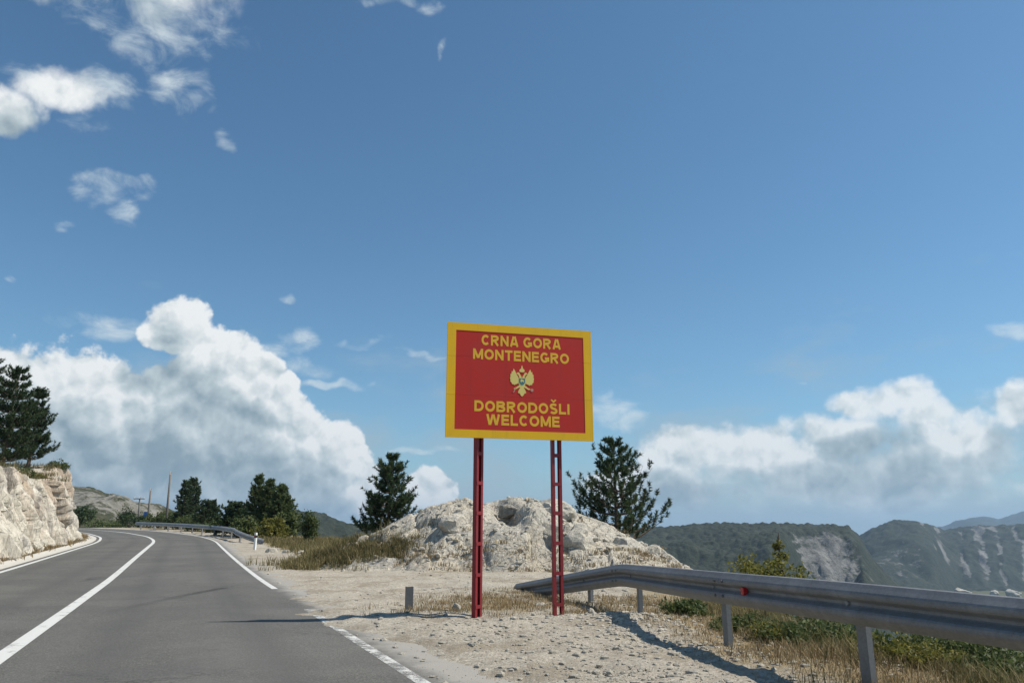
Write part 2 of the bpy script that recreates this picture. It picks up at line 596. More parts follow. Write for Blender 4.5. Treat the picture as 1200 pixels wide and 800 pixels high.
def m_limestone(name, warm=0.0, scale=1.0, stain=0.0, vertical=False, bright=1.0):
    m, k = new_mat(name)
    o = objc(k)
    q = k.vmath('MULTIPLY', o, (scale, scale, scale * (0.28 if vertical else 1.0)))
    n1 = k.noise(q, 0.9, 8, 0.65)
    n2 = k.noise(q, 5.5, 8, 0.7)
    n3 = k.noise(o, 34 * scale, 5, 0.65)
    vv = k.voro(k.vmath('ADD', q, k.vmath('MULTIPLY', k.noise(q, 3, 4, 0.6, out=1), (0.5, 0.5, 0.5))), 2.4, 'DISTANCE_TO_EDGE')
    b = bright
    c = k.ramp(k.math('ADD', k.math('MULTIPLY', n2, 0.6), k.math('MULTIPLY', n3, 0.4)),
               [(0.25, (0.25 * b, 0.22 * b, 0.175 * b)), (0.5, (0.44 * b, 0.405 * b, 0.335 * b)), (0.72, (0.62 * b, 0.585 * b, 0.51 * b))])
    c = k.mix(k.math('MULTIPLY', k.sstep(n1, 0.5, 0.72), 0.6), c, (0.30 * b, 0.295 * b, 0.285 * b))
    if stain:
        st = k.noise(k.vmath('ADD', k.vmath('MULTIPLY', o, (0.33, 0.33, 0.10)), (3.1, 1.7, 4.2)), 1.0, 6, 0.6)
        c = k.mix(k.math('MULTIPLY', k.sstep(st, 0.46, 0.66), stain), c, (0.33, 0.205, 0.115))
        s2 = k.noise(k.vmath('MULTIPLY', o, (1.4, 1.4, 0.16)), 1.0, 6, 0.65)
        c = k.mix(k.math('MULTIPLY', k.sstep(s2, 0.52, 0.7), 0.7), c, (0.16, 0.15, 0.14))
    if warm:
        c = k.mix(k.math('MULTIPLY', k.sstep(k.noise(o, 0.6, 5, 0.6), 0.45, 0.7), warm), c, (0.42, 0.33, 0.215))
    crack = k.sstep(vv, 0.0, 0.05)
    c = k.mix(k.math('SUBTRACT', 1.0, crack), c, k.mix(0.45 if vertical else 0.6, c, (0.10, 0.09, 0.075)))
    h = k.math('ADD', k.math('MULTIPLY', n2, 1.0), k.math('ADD', k.math('MULTIPLY', n3, 0.35), k.math('MULTIPLY', crack, 0.06 if vertical else 0.25)))
    fin(k, c, 0.92, h, 0.9, 0.09 / scale)
    return m


def m_leaf(name, stops, trans=0.25, rough=0.6):
    m, k = new_mat(name)
    ri = k.n('ShaderNodeNewGeometry').outputs['Random Per Island']
    n = k.noise(objc(k), 1.6, 3, 0.6)
    f = k.math('ADD', k.math('MULTIPLY', ri, 0.55), k.math('MULTIPLY', n, 0.45))
    c = k.ramp(f, stops)
    fin(k, c, rough)
    tl = k.n('ShaderNodeBsdfTranslucent')
    k.put(tl.inputs[0], c)
    mx = k.n('ShaderNodeMixShader')
    mx.inputs[0].default_value = trans
    k.t.links.new(k.b.outputs[0], mx.inputs[1])
    k.t.links.new(tl.outputs[0], mx.inputs[2])
    k.t.links.new(mx.outputs[0], k.out.inputs[0])
    return m


def m_bark(name='bark', a=(0.085, 0.065, 0.048), b=(0.19, 0.15, 0.115)):
    m, k = new_mat(name)
    o = k.vmath('MULTIPLY', objc(k), (1, 1, 0.25))
    n = k.noise(o, 22, 6, 0.7)
    fin(k, k.mix(n, a, b), 0.95, n, 0.8, 0.02)
    return m


def m_steel(name, base=0.30, rough=0.5, metal=0.75):
    m, k = new_mat(name)
    o = objc(k)
    n = k.noise(o, 7, 7, 0.65)
    sp = k.xyz(k.voro(o, 60, 'F1', 'Color'))[0]
    c = k.mix(k.math('ADD', k.math('MULTIPLY', n, 0.7), k.math('MULTIPLY', sp, 0.3)), (base * 0.7, base * 0.72, base * 0.73), (base * 1.25, base * 1.28, base * 1.3))
    drip = k.noise(k.vmath('MULTIPLY', o, (3, 3, 0.4)), 3, 5, 0.6)
    c = k.mix(k.math('MULTIPLY', k.sstep(drip, 0.52, 0.75), 0.45), c, (0.15, 0.14, 0.125))
    bl = k.noise(o, 1.7, 6, 0.7)
    c = k.mix(k.math('MULTIPLY', k.sstep(bl, 0.5, 0.62), 0.35), c, (base * 1.6, base * 1.6, base * 1.58))
    rs_ = k.noise(k.vmath('MULTIPLY', o, (2.2, 2.2, 1.2)), 4.0, 7, 0.75)
    c = k.mix(k.math('MULTIPLY', k.sstep(rs_, 0.62, 0.72), 0.6), c, (0.13, 0.075, 0.04))
    k.b.inputs['Metallic'].default_value = metal
    fin(k, c, rough, n, 0.15, 0.004)
    return m


def m_coat(name, rgb, rough=0.5, wear=0.12, spec=0.35):
    m, k = new_mat(name)
    o = objc(k)
    n = k.noise(o, 3.2, 7, 0.65)
    f = k.noise(o, 45, 4, 0.6)
    c = k.mix(k.math('MULTIPLY', k.sstep(n, 0.4, 0.75), wear * 2), rgb, tuple(min(1, x * 0.72 + 0.03) for x in rgb))
    c = k.mix(k.math('MULTIPLY', k.sstep(f, 0.55, 0.75), wear), c, tuple(x * 0.8 + 0.06 for x in rgb))
    st = k.noise(k.vmath('MULTIPLY', o, (9.0, 9.0, 0.5)), 1.0, 6, 0.65)
    c = k.mix(k.math('MULTIPLY', k.sstep(st, 0.5, 0.78), wear * 2.2), c, tuple(x * 0.5 + 0.02 for x in rgb))
    k.b.inputs['Specular IOR Level'].default_value = spec
    fin(k, c, rough, f, 0.08, 0.003)
    return m


def m_concrete(name='concrete'):
    m, k = new_mat(name)
    o = objc(k)
    n = k.noise(o, 2.5, 8, 0.7)
    f = k.noise(o, 60, 4, 0.6)
    c = k.mix(k.math('ADD', k.math('MULTIPLY', n, 0.6), k.math('MULTIPLY', f, 0.4)), (0.40, 0.375, 0.325), (0.60, 0.575, 0.515))
    fin(k, c, 0.9, f, 0.3, 0.01)
    return m


def m_hill(name, forest, rock, scrub=0.0, scale=1.0):
    m, k = new_mat(name)
    o = objc(k)
    rk = k.n('ShaderNodeAttribute', attribute_name='rock').outputs['Fac']
    n = k.noise(o, 0.05 * scale, 8, 0.65)
    nf = k.noise(o, 0.35 * scale, 5, 0.7)
    f = k.ramp(k.math('ADD', k.math('MULTIPLY', n, 0.45), k.math('MULTIPLY', nf, 0.55)), forest)
    q = k.vmath('MULTIPLY', o, (1, 1, 0.75))
    r = k.ramp(k.math('ADD', k.math('MULTIPLY', k.noise(q, 0.06 * scale, 8, 0.7), 0.6), k.math('MULTIPLY', k.noise(q, 0.5 * scale, 4, 0.7), 0.4)), rock)
    mk = k.sstep(k.math('ADD', rk, k.math('MULTIPLY', k.math('SUBTRACT', k.noise(o, 0.09 * scale, 7, 0.7), 0.5), 1.4)), 0.38, 0.58)
    fin(k, k.mix(mk, f, r), 0.95, nf, 0.6, 2.0 / scale)
    return m


M_ASPH = m_asphalt()
M_LINE = m_paint('road_paint', 0.74)
M_WORN = m_paint('worn_road_paint', 0.58)
M_SKID = m_skid()
M_GROUND = m_ground()
M_MOUND = m_limestone('limestone_rubble', warm=0.32, scale=1.6, bright=1.08)
M_CLIFF = m_limestone('cut_limestone', stain=0.5, scale=0.9, vertical=True, bright=1.3)
M_ROCK = m_limestone('pale_stone', scale=4.0, bright=1.15)
M_GREY = m_limestone('grey_weathered_stone', scale=2.0, bright=0.66)
M_GRAVEL = m_limestone('gravel_stone', scale=14.0, bright=0.88)
M_CONC = m_concrete()
M_PINE = m_leaf('pine_needles', [(0.15, (0.020, 0.041, 0.018)), (0.5, (0.048, 0.080, 0.032)), (0.85, (0.105, 0.132, 0.054))], 0.3)
M_PINE2 = m_leaf('lighter_green_needles', [(0.15, (0.045, 0.072, 0.024)), (0.5, (0.095, 0.130, 0.045)), (0.85, (0.17, 0.195, 0.075))], 0.4)  # lighter green needles for the bushy conifers of the roadside clump
M_LEAF = m_leaf('green_leaves', [(0.15, (0.042, 0.066, 0.022)), (0.5, (0.09, 0.122, 0.040)), (0.85, (0.165, 0.185, 0.07))], 0.4)
M_YLEAF = m_leaf('yellow_green_leaves', [(0.15, (0.07, 0.085, 0.018)), (0.5, (0.17, 0.17, 0.038)), (0.85, (0.29, 0.25, 0.065))], 0.45)
M_DRY = m_leaf('dry_grass_blades', [(0.12, (0.12, 0.085, 0.042)), (0.5, (0.27, 0.20, 0.105)), (0.85, (0.44, 0.35, 0.20))], 0.25, 0.8)
M_OLIVE = m_leaf('olive_grass_blades', [(0.12, (0.065, 0.070, 0.026)), (0.5, (0.165, 0.145, 0.062)), (0.85, (0.32, 0.25, 0.13))], 0.3, 0.8)
M_BARK = m_bark()
M_POLE = m_bark('weathered_pole_wood', (0.13, 0.12, 0.105), (0.25, 0.23, 0.205))
M_STEEL = m_steel('galvanised_steel', 0.205, 0.58, 0.25)
M_FSTEEL = m_steel('pale_galvanised_steel', 0.34, 0.6, 0.2)
M_DSTEEL = m_steel('dull_grey_steel', 0.14, 0.6, 0.5)
M_RED = m_coat('sign_red', (0.58, 0.025, 0.013), 0.5, 0.17)
M_YEL = m_coat('sign_yellow', (0.95, 0.53, 0.010), 0.5, 0.13)
M_LET = m_coat('letter_yellow', (0.92, 0.52, 0.035), 0.5, 0.10)
M_GOLD = m_coat('emblem_gold', (0.86, 0.68, 0.20), 0.5, 0.10)
M_TEAL = m_coat('emblem_teal', (0.075, 0.22, 0.235), 0.5, 0.1)
M_PINKW = m_coat('emblem_pale_red', (0.60, 0.30, 0.22), 0.5, 0.1)
M_POST = m_coat('red_post_paint', (0.235, 0.022, 0.026), 0.5, 0.25)
M_WHITE = m_coat('white_plastic', (0.76, 0.76, 0.73), 0.5, 0.1)
M_BLACK = m_coat('black_band', (0.02, 0.02, 0.022), 0.5, 0.1)
M_REFL = m_coat('red_reflector', (0.45, 0.010, 0.014), 0.25, 0.05, 0.6)
M_BLUE = m_coat('blue_sign_paint', (0.05, 0.16, 0.42), 0.5, 0.05)

# ------------------------------------------------------------------ the lie of the land
CTRL = [(52.0, -125), (31.6, -78), (15.7, -40.4), (7.1, -20.4), (0.3, -4.6), (-5.16, 8.01), (-6.6, 11.35), (-10.14, 19.5), (-14.4, 29.33), (-19.4, 41.0),
        (-22.1, 47.25), (-25.3, 53.74), (-30.2, 62.24), (-40.5, 77.0), (-56, 93), (-76, 107), (-101, 117), (-132, 121), (-170, 120), (-215, 114)]


def catmull(pts, n):
    pts = np.array(pts, float)
    out = []
    for i in range(1, len(pts) - 2):
        p0, p1, p2, p3 = pts[i - 1], pts[i], pts[i + 1], pts[i + 2]
        m = max(2, int(np.linalg.norm(p2 - p1) / n))
        for t in np.arange(m) / m:
            out.append(0.5 * ((2 * p1) + (-p0 + p2) * t + (2 * p0 - 5 * p1 + 4 * p2 - p3) * t ** 2 + (-p0 + 3 * p1 - 3 * p2 + p3) * t ** 3))
    return np.array(out)


CL = catmull(CTRL, 0.8)
for _ in range(6):
    CL[1:-1] = (CL[:-2] + 2 * CL[1:-1] + CL[2:]) / 4
EDGE = catmull([(15, -300), (12.5, -120), (9.5, -20), (7.5, -6), (5.6, 1), (4.25, 4.5), (3.55, 7), (3.2, 9.5), (3.2, 12.5), (3.7, 16), (4.6, 20), (5.3, 26), (4.4, 31.5), (-1, 37),
                (-7.5, 42), (-13.5, 53), (-19.5, 65), (-32, 82), (-50, 103), (-75, 122), (-105, 135), (-200, 150), (-600, 170), (-2500, 200), (-6000, 300)], 1.2)


def sdist(x, y, poly, chunk=8000):
    """signed distance to a polyline (positive on its right), and index of the nearest segment"""
    x = np.asarray(x, float).ravel(); y = np.asarray(y, float).ravel()
    a = poly[:-1]; d = poly[1:] - a
    L2 = (d ** 2).sum(1)
    res = np.empty(len(x)); idx = np.empty(len(x), int)
    for s in range(0, len(x), chunk):
        px = x[s:s + chunk, None] - a[None, :, 0]; py = y[s:s + chunk, None] - a[None, :, 1]
        t = np.clip((px * d[:, 0] + py * d[:, 1]) / L2, 0, 1)
        qx = px - t * d[:, 0]; qy = py - t * d[:, 1]
        r = qx ** 2 + qy ** 2
        j = r.argmin(1)
        k = np.arange(len(j))
        cr = d[j, 0] * py[k, j] - d[j, 1] * px[k, j]
        res[s:s + chunk] = np.sqrt(r[k, j]) * np.where(cr > 0, -1, 1)
        idx[s:s + chunk] = j
    return res, idx


def grade(y):
    y = np.minimum(np.asarray(y, float), 95)
    t = np.maximum(0, y - 18)
    return 0.02 * t * t / (t + 6)


EDGE_NEAR = EDGE[::2]
CL_NEAR = CL[::2]


def Hfull(x, y):
    x = np.asarray(x, float); y = np.asarray(y, float)
    sh = x.shape
    x = x.ravel(); y = y.ravel()
    off, _ = sdist(x, y, CL_NEAR)
    s, _ = sdist(x, y, EDGE_NEAR)
    z = grade(y)
    near = np.clip(1 - (np.hypot(x, y - 10) - 40) / 60, 0, 1)
    rough = 0.035 * fbm(x * 1.1, y * 1.1, octs=3, seed=3) + near * (0.016 * fbm(x * 5, y * 5, octs=3, seed=9))
    # right shoulder: gravel lapping over the asphalt edge
    lap = 3.85 + 0.16 * fbm(x * 0.9, y * 0.9, octs=3, seed=21) + 0.05 * vnoise(x * 2.5, y * 2.5, seed=5)
    inb = sm(y, 9.9, 10.7) * (1 - sm(y, 14.2, 15.2))
    lap = lap - 0.42 * inb + 0.25 * (1 - sm(y, 8.5, 10.0))
    right = np.clip((off - lap) / 0.5, -1, 1)
    left = np.clip((-off - 4.08) / 0.3, -1, 1)
    k = np.maximum(right, left)
    z = z + np.where(k > 0, 0.025 * sm(k, 0, 1), 0.09 * k) + rough * sm(k, -0.1, 0.8)
    z = z - 0.35 * sm(-k, 0.95, 1.0) * (np.abs(off) < 3.0)
    # small rubble ridge by the guardrail and under the sign
    z = z + 0.06 * np.exp(-((x - 1.75) / 0.65) ** 2 - ((y - 10.9) / 1.2) ** 2)
    # falling slope outside
    so = np.maximum(0, s)
    dr = 0.72 * so * so / (so + 1.6)
    drop = 115 * (1 - np.exp(-dr / 115))
    z = z - drop + np.where(s > 0, np.minimum(1, so / 6) * (0.35 * fbm(x * 0.35, y * 0.35, octs=4, seed=31)) + np.minimum(1, so / 120) * 9 * fbm(x * 0.012, y * 0.012, octs=4, seed=33), 0)
    return z.reshape(sh), off.reshape(sh), s.reshape(sh)


def H(x, y):
    return float(Hfull(np.array([x]), np.array([y]))[0][0])


def axis(fine0, fine1, step, lo, hi, ratio=1.06):
    a = list(np.arange(fine0, fine1 + 1e-6, step))
    s, p = step, fine1
    while p < hi:
        s *= ratio; p += s; a.append(p)
    s, p = step, fine0
    while p > lo:
        s *= ratio; p -= s; a.insert(0, p)
    return np.array(a)


gx = axis(-7.5, 5.5, 0.075, -7000, 7000, 1.075)
gy = axis(6.0, 17.5, 0.075, -400, 9000, 1.05)
GX, GY = np.meshgrid(gx, gy, indexing='ij')
gz, goff, gs = Hfull(GX, GY)
green = np.clip(sm(gs, 0.5, 5.0), 0, 1)
dryA = np.clip(0.9 * np.exp(-((gs + 0.3) / 1.3) ** 2) * (GY < 20) + 0.75 * np.exp(-((GX + 0.2) / 1.3) ** 2 - ((GY - 12.8) / 1.3) ** 2)
               + 0.8 * sm(-goff, 4.1, 4.5) + 0.7 * np.exp(-((GX + 4.5) / 2.5) ** 2 - ((GY - 24.5) / 1.2) ** 2) + 0.9 * sm(GY, 33, 38) * (goff > 6), 0, 1)
ground = mesh_np('ground', np.stack([GX.ravel(), GY.ravel(), gz.ravel()], 1), grid_faces(len(gx), len(gy)), M_GROUND, smooth=True,
                 attrs={'green': green, 'dry': dryA})
ground['kind'] = 'structure'

# ---- road
seg = np.diff(CL, axis=0)
seglen = np.hypot(seg[:, 0], seg[:, 1])
arc = np.concatenate([[0], np.cumsum(seglen)])
tan = np.gradient(CL, axis=0)
tan /= np.hypot(tan[:, 0], tan[:, 1])[:, None]
nrm = np.stack([tan[:, 1], -tan[:, 0]], 1)      # to the right


def strip(name, offs, mat, lift, i0=0, i1=None, parent=None, camber=True, z_of=None):
    i1 = len(CL) if i1 is None else i1
    offs = np.array(offs, float)
    c, n = CL[i0:i1], nrm[i0:i1]
    X = c[:, None, 0] + n[:, None, 0] * offs[None]
    Y = c[:, None, 1] + n[:, None, 1] * offs[None]
    Z = grade(Y) + lift + (np.array(z_of)[None] if z_of is not None else 0)
    uv = np.stack([np.broadcast_to(offs[None], X.shape).ravel(), np.broadcast_to(arc[i0:i1, None], X.shape).ravel()], 1)
    F = grid_faces(X.shape[0], X.shape[1])[:, ::-1]
    return mesh_np(name, np.stack([X.ravel(), Y.ravel(), Z.ravel()], 1), F, mat, parent, uv=uv, smooth=True)


road = strip('road', np.linspace(-3.45, 4.25, 17), M_ASPH, 0.0)
road['kind'] = 'structure'


def at_y(y):
    return int(np.argmin(np.abs(CL[:, 1] - y) + (CL[:, 0] < -60) * 500))


strip('center_line', [-0.09, 0.09], M_LINE, 0.004, parent=road)
strip('edge_line', [3.48, 3.60], M_WORN, 0.004, 0, at_y(12.0), parent=road)
strip('edge_line', [3.47, 3.60], M_LINE, 0.004, at_y(15.5), parent=road)
strip('edge_line', [-3.24, -3.08], M_LINE, 0.004, parent=road)
gut = strip('concrete_gutter', [-3.42, -3.48, -3.88, -3.96, -4.08, -4.09], M_CONC, 0.0, parent=road, z_of=[0.004, 0.012, 0.002, 0.05, 0.055, -0.12])
# faint curved tyre mark across the right lane
sk = [(72, 733), (110, 722), (150, 712), (190, 703), (228, 695), (266, 688)]


def G0(px, py):
    r = ray(px, py)
    t = 1.0
    for _ in range(60):
        t = (float(grade(r.y * t)) - CAM_H) / r.z
    return Vector((r.x * t, r.y * t, float(grade(r.y * t))))


skp = catmull([tuple(G0(*q)[:2]) for q in [(30, 745)] + sk + [(300, 682)]], 0.12)
st = np.gradient(skp, axis=0); st /= np.hypot(st[:, 0], st[:, 1])[:, None]
sn = np.stack([st[:, 1], -st[:, 0]], 1)
sv, suv = [], []
for i in range(len(skp)):
    for j, w in enumerate((-0.16, 0.16)):
        q = skp[i] + sn[i] * w
        sv.append((q[0], q[1], float(grade(q[1])) + 0.003)); suv.append((j, i / len(skp)))
mesh_np('tyre_mark', np.array(sv), grid_faces(len(skp), 2), M_SKID, road, uv=np.array(suv))


# ------------------------------------------------------------------ rock makers
def ico(sub):
    import bmesh
    bm = bmesh.new()
    bmesh.ops.create_icosphere(bm, subdivisions=sub, radius=1.0)
    v = np.array([q.co[:] for q in bm.verts]); f = np.array([[w.index for w in q.verts] for q in bm.faces])
    bm.free()
    return v, f


ICO3, ICO1, ICO2 = ico(4), ico(1), ico(2)


def rock_verts(base, seed, cuts=9, rough=0.12):
    rng = np.random.default_rng(seed)
    v = base.copy()
    for _ in range(cuts):
        n = rng.normal(size=3); n /= np.linalg.norm(n)
        d = rng.uniform(0.55, 0.9)
        h = v @ n
        v -= np.outer(np.maximum(0, h - d), n)
    r = 1 + rough * fbm(v[:, 0] * 2 + seed, v[:, 1] * 2, v[:, 2] * 2, 4, seed)
    return v * r[:, None]


def boulder(name, loc, size, seed, mat, label, group=None, sink=0.25, cat='rock'):
    v = rock_verts(ICO3[0], seed) * np.array(size)
    c, s = math.cos(seed * 1.7), math.sin(seed * 1.7)
    v = np.stack([v[:, 0] * c - v[:, 1] * s, v[:, 0] * s + v[:, 1] * c, v[:, 2]], 1)
    o = mesh_np(name, v, ICO3[1], mat, smooth=False)
    o.location = (loc[0], loc[1], loc[2] + size[2] * (1 - sink * 2) * 0.5)
    return tag(o, label, cat, group)


def scatter_mesh(name, pts, sizes, mat, seed, base=ICO1, nvar=12, flat=0.6, parent=None):
    rng = np.random.default_rng(seed)
    var = [rock_verts(base[0], 100 + i, 6, 0.1) for i in range(nvar)]
    N = len(pts); nv = len(base[0])
    V = np.empty((N, nv, 3))
    pick = rng.integers(0, nvar, N)
    a = rng.uniform(0, 2 * np.pi, N)
    sc3 = np.stack([rng.uniform(0.7, 1.3, N), rng.uniform(0.7, 1.3, N), rng.uniform(flat * 0.7, flat * 1.3, N)], 1) * sizes[:, None]
    for i in range(nvar):
        m = pick == i
        q = var[i][None] * sc3[m][:, None, :]
        ca, sa = np.cos(a[m])[:, None], np.sin(a[m])[:, None]
        V[m] = np.stack([q[..., 0] * ca - q[..., 1] * sa, q[..., 0] * sa + q[..., 1] * ca, q[..., 2]], -1)
    V += pts[:, None, :]
    F = (base[1][None] + (np.arange(N) * nv)[:, None, None]).reshape(-1, 3)
    return mesh_np(name, V.reshape(-1, 3), F, mat, parent)


# ------------------------------------------------------------------ mound behind the sign
MY = 27.0
sil = [(330, 661), (370, 655), (405, 640), (430, 630), (455, 622), (490, 606), (520, 593), (545, 589), (575, 590), (598, 586), (625, 588), (655, 591), (690, 606), (730, 628), (770, 646), (800, 660), (830, 668)]
sx = np.array([P(a, b, MY).x for a, b in sil]); sz = np.array([P(a, b, MY).z for a, b in sil])
mx_ = np.arange(-8.6, 8.2, 0.07); my_ = np.arange(21.0, 34.5, 0.08)
MX, MYY = np.meshgrid(mx_, my_, indexing='ij')
top = np.interp(MX * MY / np.maximum(MYY, 20) if False else MX, sx, sz)
g0 = grade(MYY)
front = 22.3 + 0.9 * np.abs(MX / 6) ** 2 + 0.4 * vnoise(MX * 0.8, MX * 0 + 3.3)
wv = np.clip((MYY - front) / (MY - front), 0, 1)
shape = np.where(MYY < MY, np.sin(wv * np.pi / 2) ** 1.05, 1 - 0.75 * sm(MYY, MY + 0.6, 34))
hgt = (top - g0) * shape
f1, e1 = facet(MX * 0.75, MYY * 0.75, 5, 1.6)
f2, e2 = facet(MX * 2.0 + 4, MYY * 2.0, 6, 1.4)
f3, e3 = facet(MX * 5.2 + 2, MYY * 5.2, 7, 1.2)
det = 0.26 * f1 + 0.085 * f2 + 0.03 * f3 - 0.10 * (1 - e1) - 0.04 * (1 - e2) + 0.20 * fbm(MX * 0.55, MYY * 0.55, octs=3, seed=41)
msk = sm(hgt, 0.0, 0.5)
topcut = 1 - 0.55 * sm(MYY, MY - 1.2, MY)
Zm = g0 + hgt + det * msk * topcut
# hollow gully running down from the crest, grey rib beside it
gul = np.exp(-((MX - (-0.55 + (MY - MYY) * 0.28)) / 0.32) ** 2) * sm(MYY, 23.4, 25.4) * (1 - sm(MYY, 26.6, 27.4))
Zm -= 0.55 * gul
rib = np.exp(-((MX - 1.0) / 0.75) ** 2 - ((MYY - 24.6) / 0.9) ** 2)
Zm += 0.45 * rib
Zm = np.where((hgt <= 0.02) | (MX < -8.4) | (MX > 7.9), g0 - 3.0, Zm)
Zm -= 0.12 * (1 - msk)
mound = mesh_np('rubble_mound', np.stack([MX.ravel(), MYY.ravel(), Zm.ravel()], 1), grid_faces(len(mx_), len(my_)), M_MOUND, smooth=False)
tag(mound, 'broad pale limestone rubble mound behind the welcome sign', 'mound')


def Hm(x, y):
    i = int(round((x - mx_[0]) / 0.07)); j = int(round((y - my_[0]) / 0.08))
    if 0 <= i < len(mx_) and 0 <= j < len(my_):
        return max(float(Zm[i, j]), H(x, y))
    return H(x, y)


rng = np.random.default_rng(4)
n = 900
rx, ry = rng.uniform(-7.5, 7.2, n), rng.uniform(22, 27.5, n)
ii = np.clip(((rx - mx_[0]) / 0.07).round().astype(int), 0, len(mx_) - 1); jj = np.clip(((ry - my_[0]) / 0.08).round().astype(int), 0, len(my_) - 1)
rz = Zm[ii, jj]
ok = rz > grade(ry) - 0.02
ru = scatter_mesh('rubble', np.stack([rx, ry, rz], 1)[ok], (0.025 + 0.13 * rng.random(n) ** 4)[ok], M_ROCK, 8)
tag(ru, 'small loose stones strewn over the pale mound', 'rubble', kind='stuff')

boulder('boulder', (1.15, 24.0, 0.75), (0.62, 0.45, 0.62), 3, M_GREY, 'big grey boulder set in the mound between the two sign posts')
boulder('boulder', (-0.15, 25.9, 1.75), (0.46, 0.4, 0.26), 5, M_GREY, 'grey slab near the crest of the rubble mound', sink=0.3)
for bx, by, bs, sd_, mt, lb in ((2.1, 24.1, (0.75, 0.6, 0.5), 301, M_ROCK, 'smooth pale slab right of the grey boulder on the mound'), (1.5, 25.5, (0.9, 0.7, 0.45), 302, M_ROCK, 'broad pale slab near the crest behind the right post'),
                                (-1.9, 24.4, (0.6, 0.5, 0.38), 303, M_ROCK, 'rounded pale boulder on the mound left of the left post'), (-3.3, 25.0, (0.7, 0.5, 0.36), 304, M_ROCK, 'low pale slab on the left shoulder of the mound'),
                                (3.6, 24.9, (0.6, 0.5, 0.36), 305, M_ROCK, 'pale boulder on the right shoulder of the mound'), (-0.3, 23.6, (0.5, 0.4, 0.3), 306, M_ROCK, 'rounded pale boulder low on the mound beside the left post')):
    boulder('boulder', (bx, by, Hm(bx, by) - 0.12), bs, sd_, mt, lb, sink=0.42)
b = G0(513, 669)
boulder('boulder', (b.x, b.y, H(b.x, b.y)), (0.24, 0.18, 0.17), 7, M_ROCK, 'bright white rock at the foot of the mound left of the sign')
b = G0(535, 720)
boulder('stone', (b.x, b.y, H(b.x, b.y)), (0.075, 0.06, 0.09), 9, M_ROCK, 'small upright white stone beside the left sign post', cat='stone')
b = G0(632, 713)
boulder('stone', (b.x, b.y, H(b.x, b.y)), (0.12, 0.08, 0.05), 11, M_ROCK, 'flat white stone in the dry grass between the sign posts', cat='stone')
b = G0(692, 724)
boulder('stone', (b.x, b.y, H(b.x, b.y)), (0.10, 0.07, 0.06), 12, M_ROCK, 'pale stone just right of the right sign post', cat='stone')
b = G0(418, 664)
boulder('stone', (b.x, b.y, H(b.x, b.y)), (0.20, 0.12, 0.10), 14, M_GREY, 'dark grey stone at the grassy left foot of the mound', cat='stone')
b = G0(480, 690)
for q, sz_, s_, lb in [((318, 647), 0.30, 15, 'white rock beside the white marker post'), ((335, 648), 0.24, 16, 'second white rock right of the white marker post'),
                       ((352, 650), 0.22, 17, 'low white rock left of the brown grass by the mound')]:
    b = G0(*q)
    boulder('stone', (b.x, b.y, H(b.x, b.y)), (sz_, sz_ * 0.7, sz_ * 0.5), s_, M_ROCK, lb, cat='stone')

# ------------------------------------------------------------------ rock cut on the left
i0, i1 = at_y(8.0), at_y(58.0)
cs = np.arange(arc[i0], arc[i1], 0.11)
cx_ = np.interp(cs, arc, CL[:, 0]); cy_ = np.interp(cs, arc, CL[:, 1])
nx_ = np.interp(cs, arc, nrm[:, 0]); ny_ = np.interp(cs, arc, nrm[:, 1])
# section: offset to the left of the centre line and height share
tt = np.concatenate([np.linspace(0, 1, 48), 1 + np.linspace(0.06, 1.0, 22) ** 1.5])
S, T = np.meshgrid(cs, tt, indexing='ij')
Ssh = S - cs[0]
Ltot = cs[-1] - cs[0]
hc = 3.75 + 0.4 * vnoise(Ssh * 0.16, Ssh * 0, seed=61) + 1.0 * sm(Ssh, Ltot - 16, Ltot - 5)
face = np.clip(T, 0, 1); back = np.maximum(0, T - 1)
off = 4.6 + 1.7 * face ** 1.2 + 18 * back
zz = hc * face + 1.0 * back + 0.25 * back * fbm(Ssh * 0.4, back * 8, octs=3, seed=62)
endw = sm(Ssh, Ltot - 4.0, Ltot)                      # the face wraps round and slopes down at its far end
off = off + endw * (0.8 + 1.5 * face)
zz = zz * (1 - 0.98 * endw ** 2.2)
ribs = 0.55 * fbm(Ssh * 0.55, T * 0.35 * 3, octs=4, seed=63)
fa, ea = facet(Ssh * 0.75, T * 0.8, 64, 1.6)
fb_, eb = facet(Ssh * 2.2, T * 2.0 + 0.25 * vnoise(Ssh, T * 3), 65, 1.4)
fc, ec = facet(Ssh * 5.0, T * 7, 66, 1.2)
disp = 1.2 * ribs + 0.30 * fa + 0.27 * fb_ + 0.10 * fc - 0.16 * (1 - ea) - 0.07 * (1 - eb)
fm = sm(T, 0.0, 0.06) * (1 - 0.8 * sm(T, 1.0, 1.12))
off = off - disp * fm
disp = disp + 0.14 * fbm(Ssh * 2.4, T * 5, octs=4, seed=69)
off = off - 0.14 * fbm(Ssh * 2.4, T * 5, octs=4, seed=69) * fm
zz = zz + np.where(T <= 1, 0.0, 0.08 * fbm(Ssh * 2, back * 30, octs=3, seed=67))
CXg = np.interp(S, arc, CL[:, 0]) - np.interp(S, arc, nrm[:, 0]) * off
CYg = np.interp(S, arc, CL[:, 1]) - np.interp(S, arc, nrm[:, 1]) * off
CZg = grade(CYg) - 0.1 + zz
cliff = mesh_np('roadside_cliff', np.stack([CXg.ravel(), CYg.ravel(), CZg.ravel()], 1), grid_faces(len(cs), len(tt)), M_CLIFF, smooth=False)
tag(cliff, 'tall pale limestone road cut with rusty streaks left of the road', 'cliff')
CLIFFTOP = lambda s, back: None


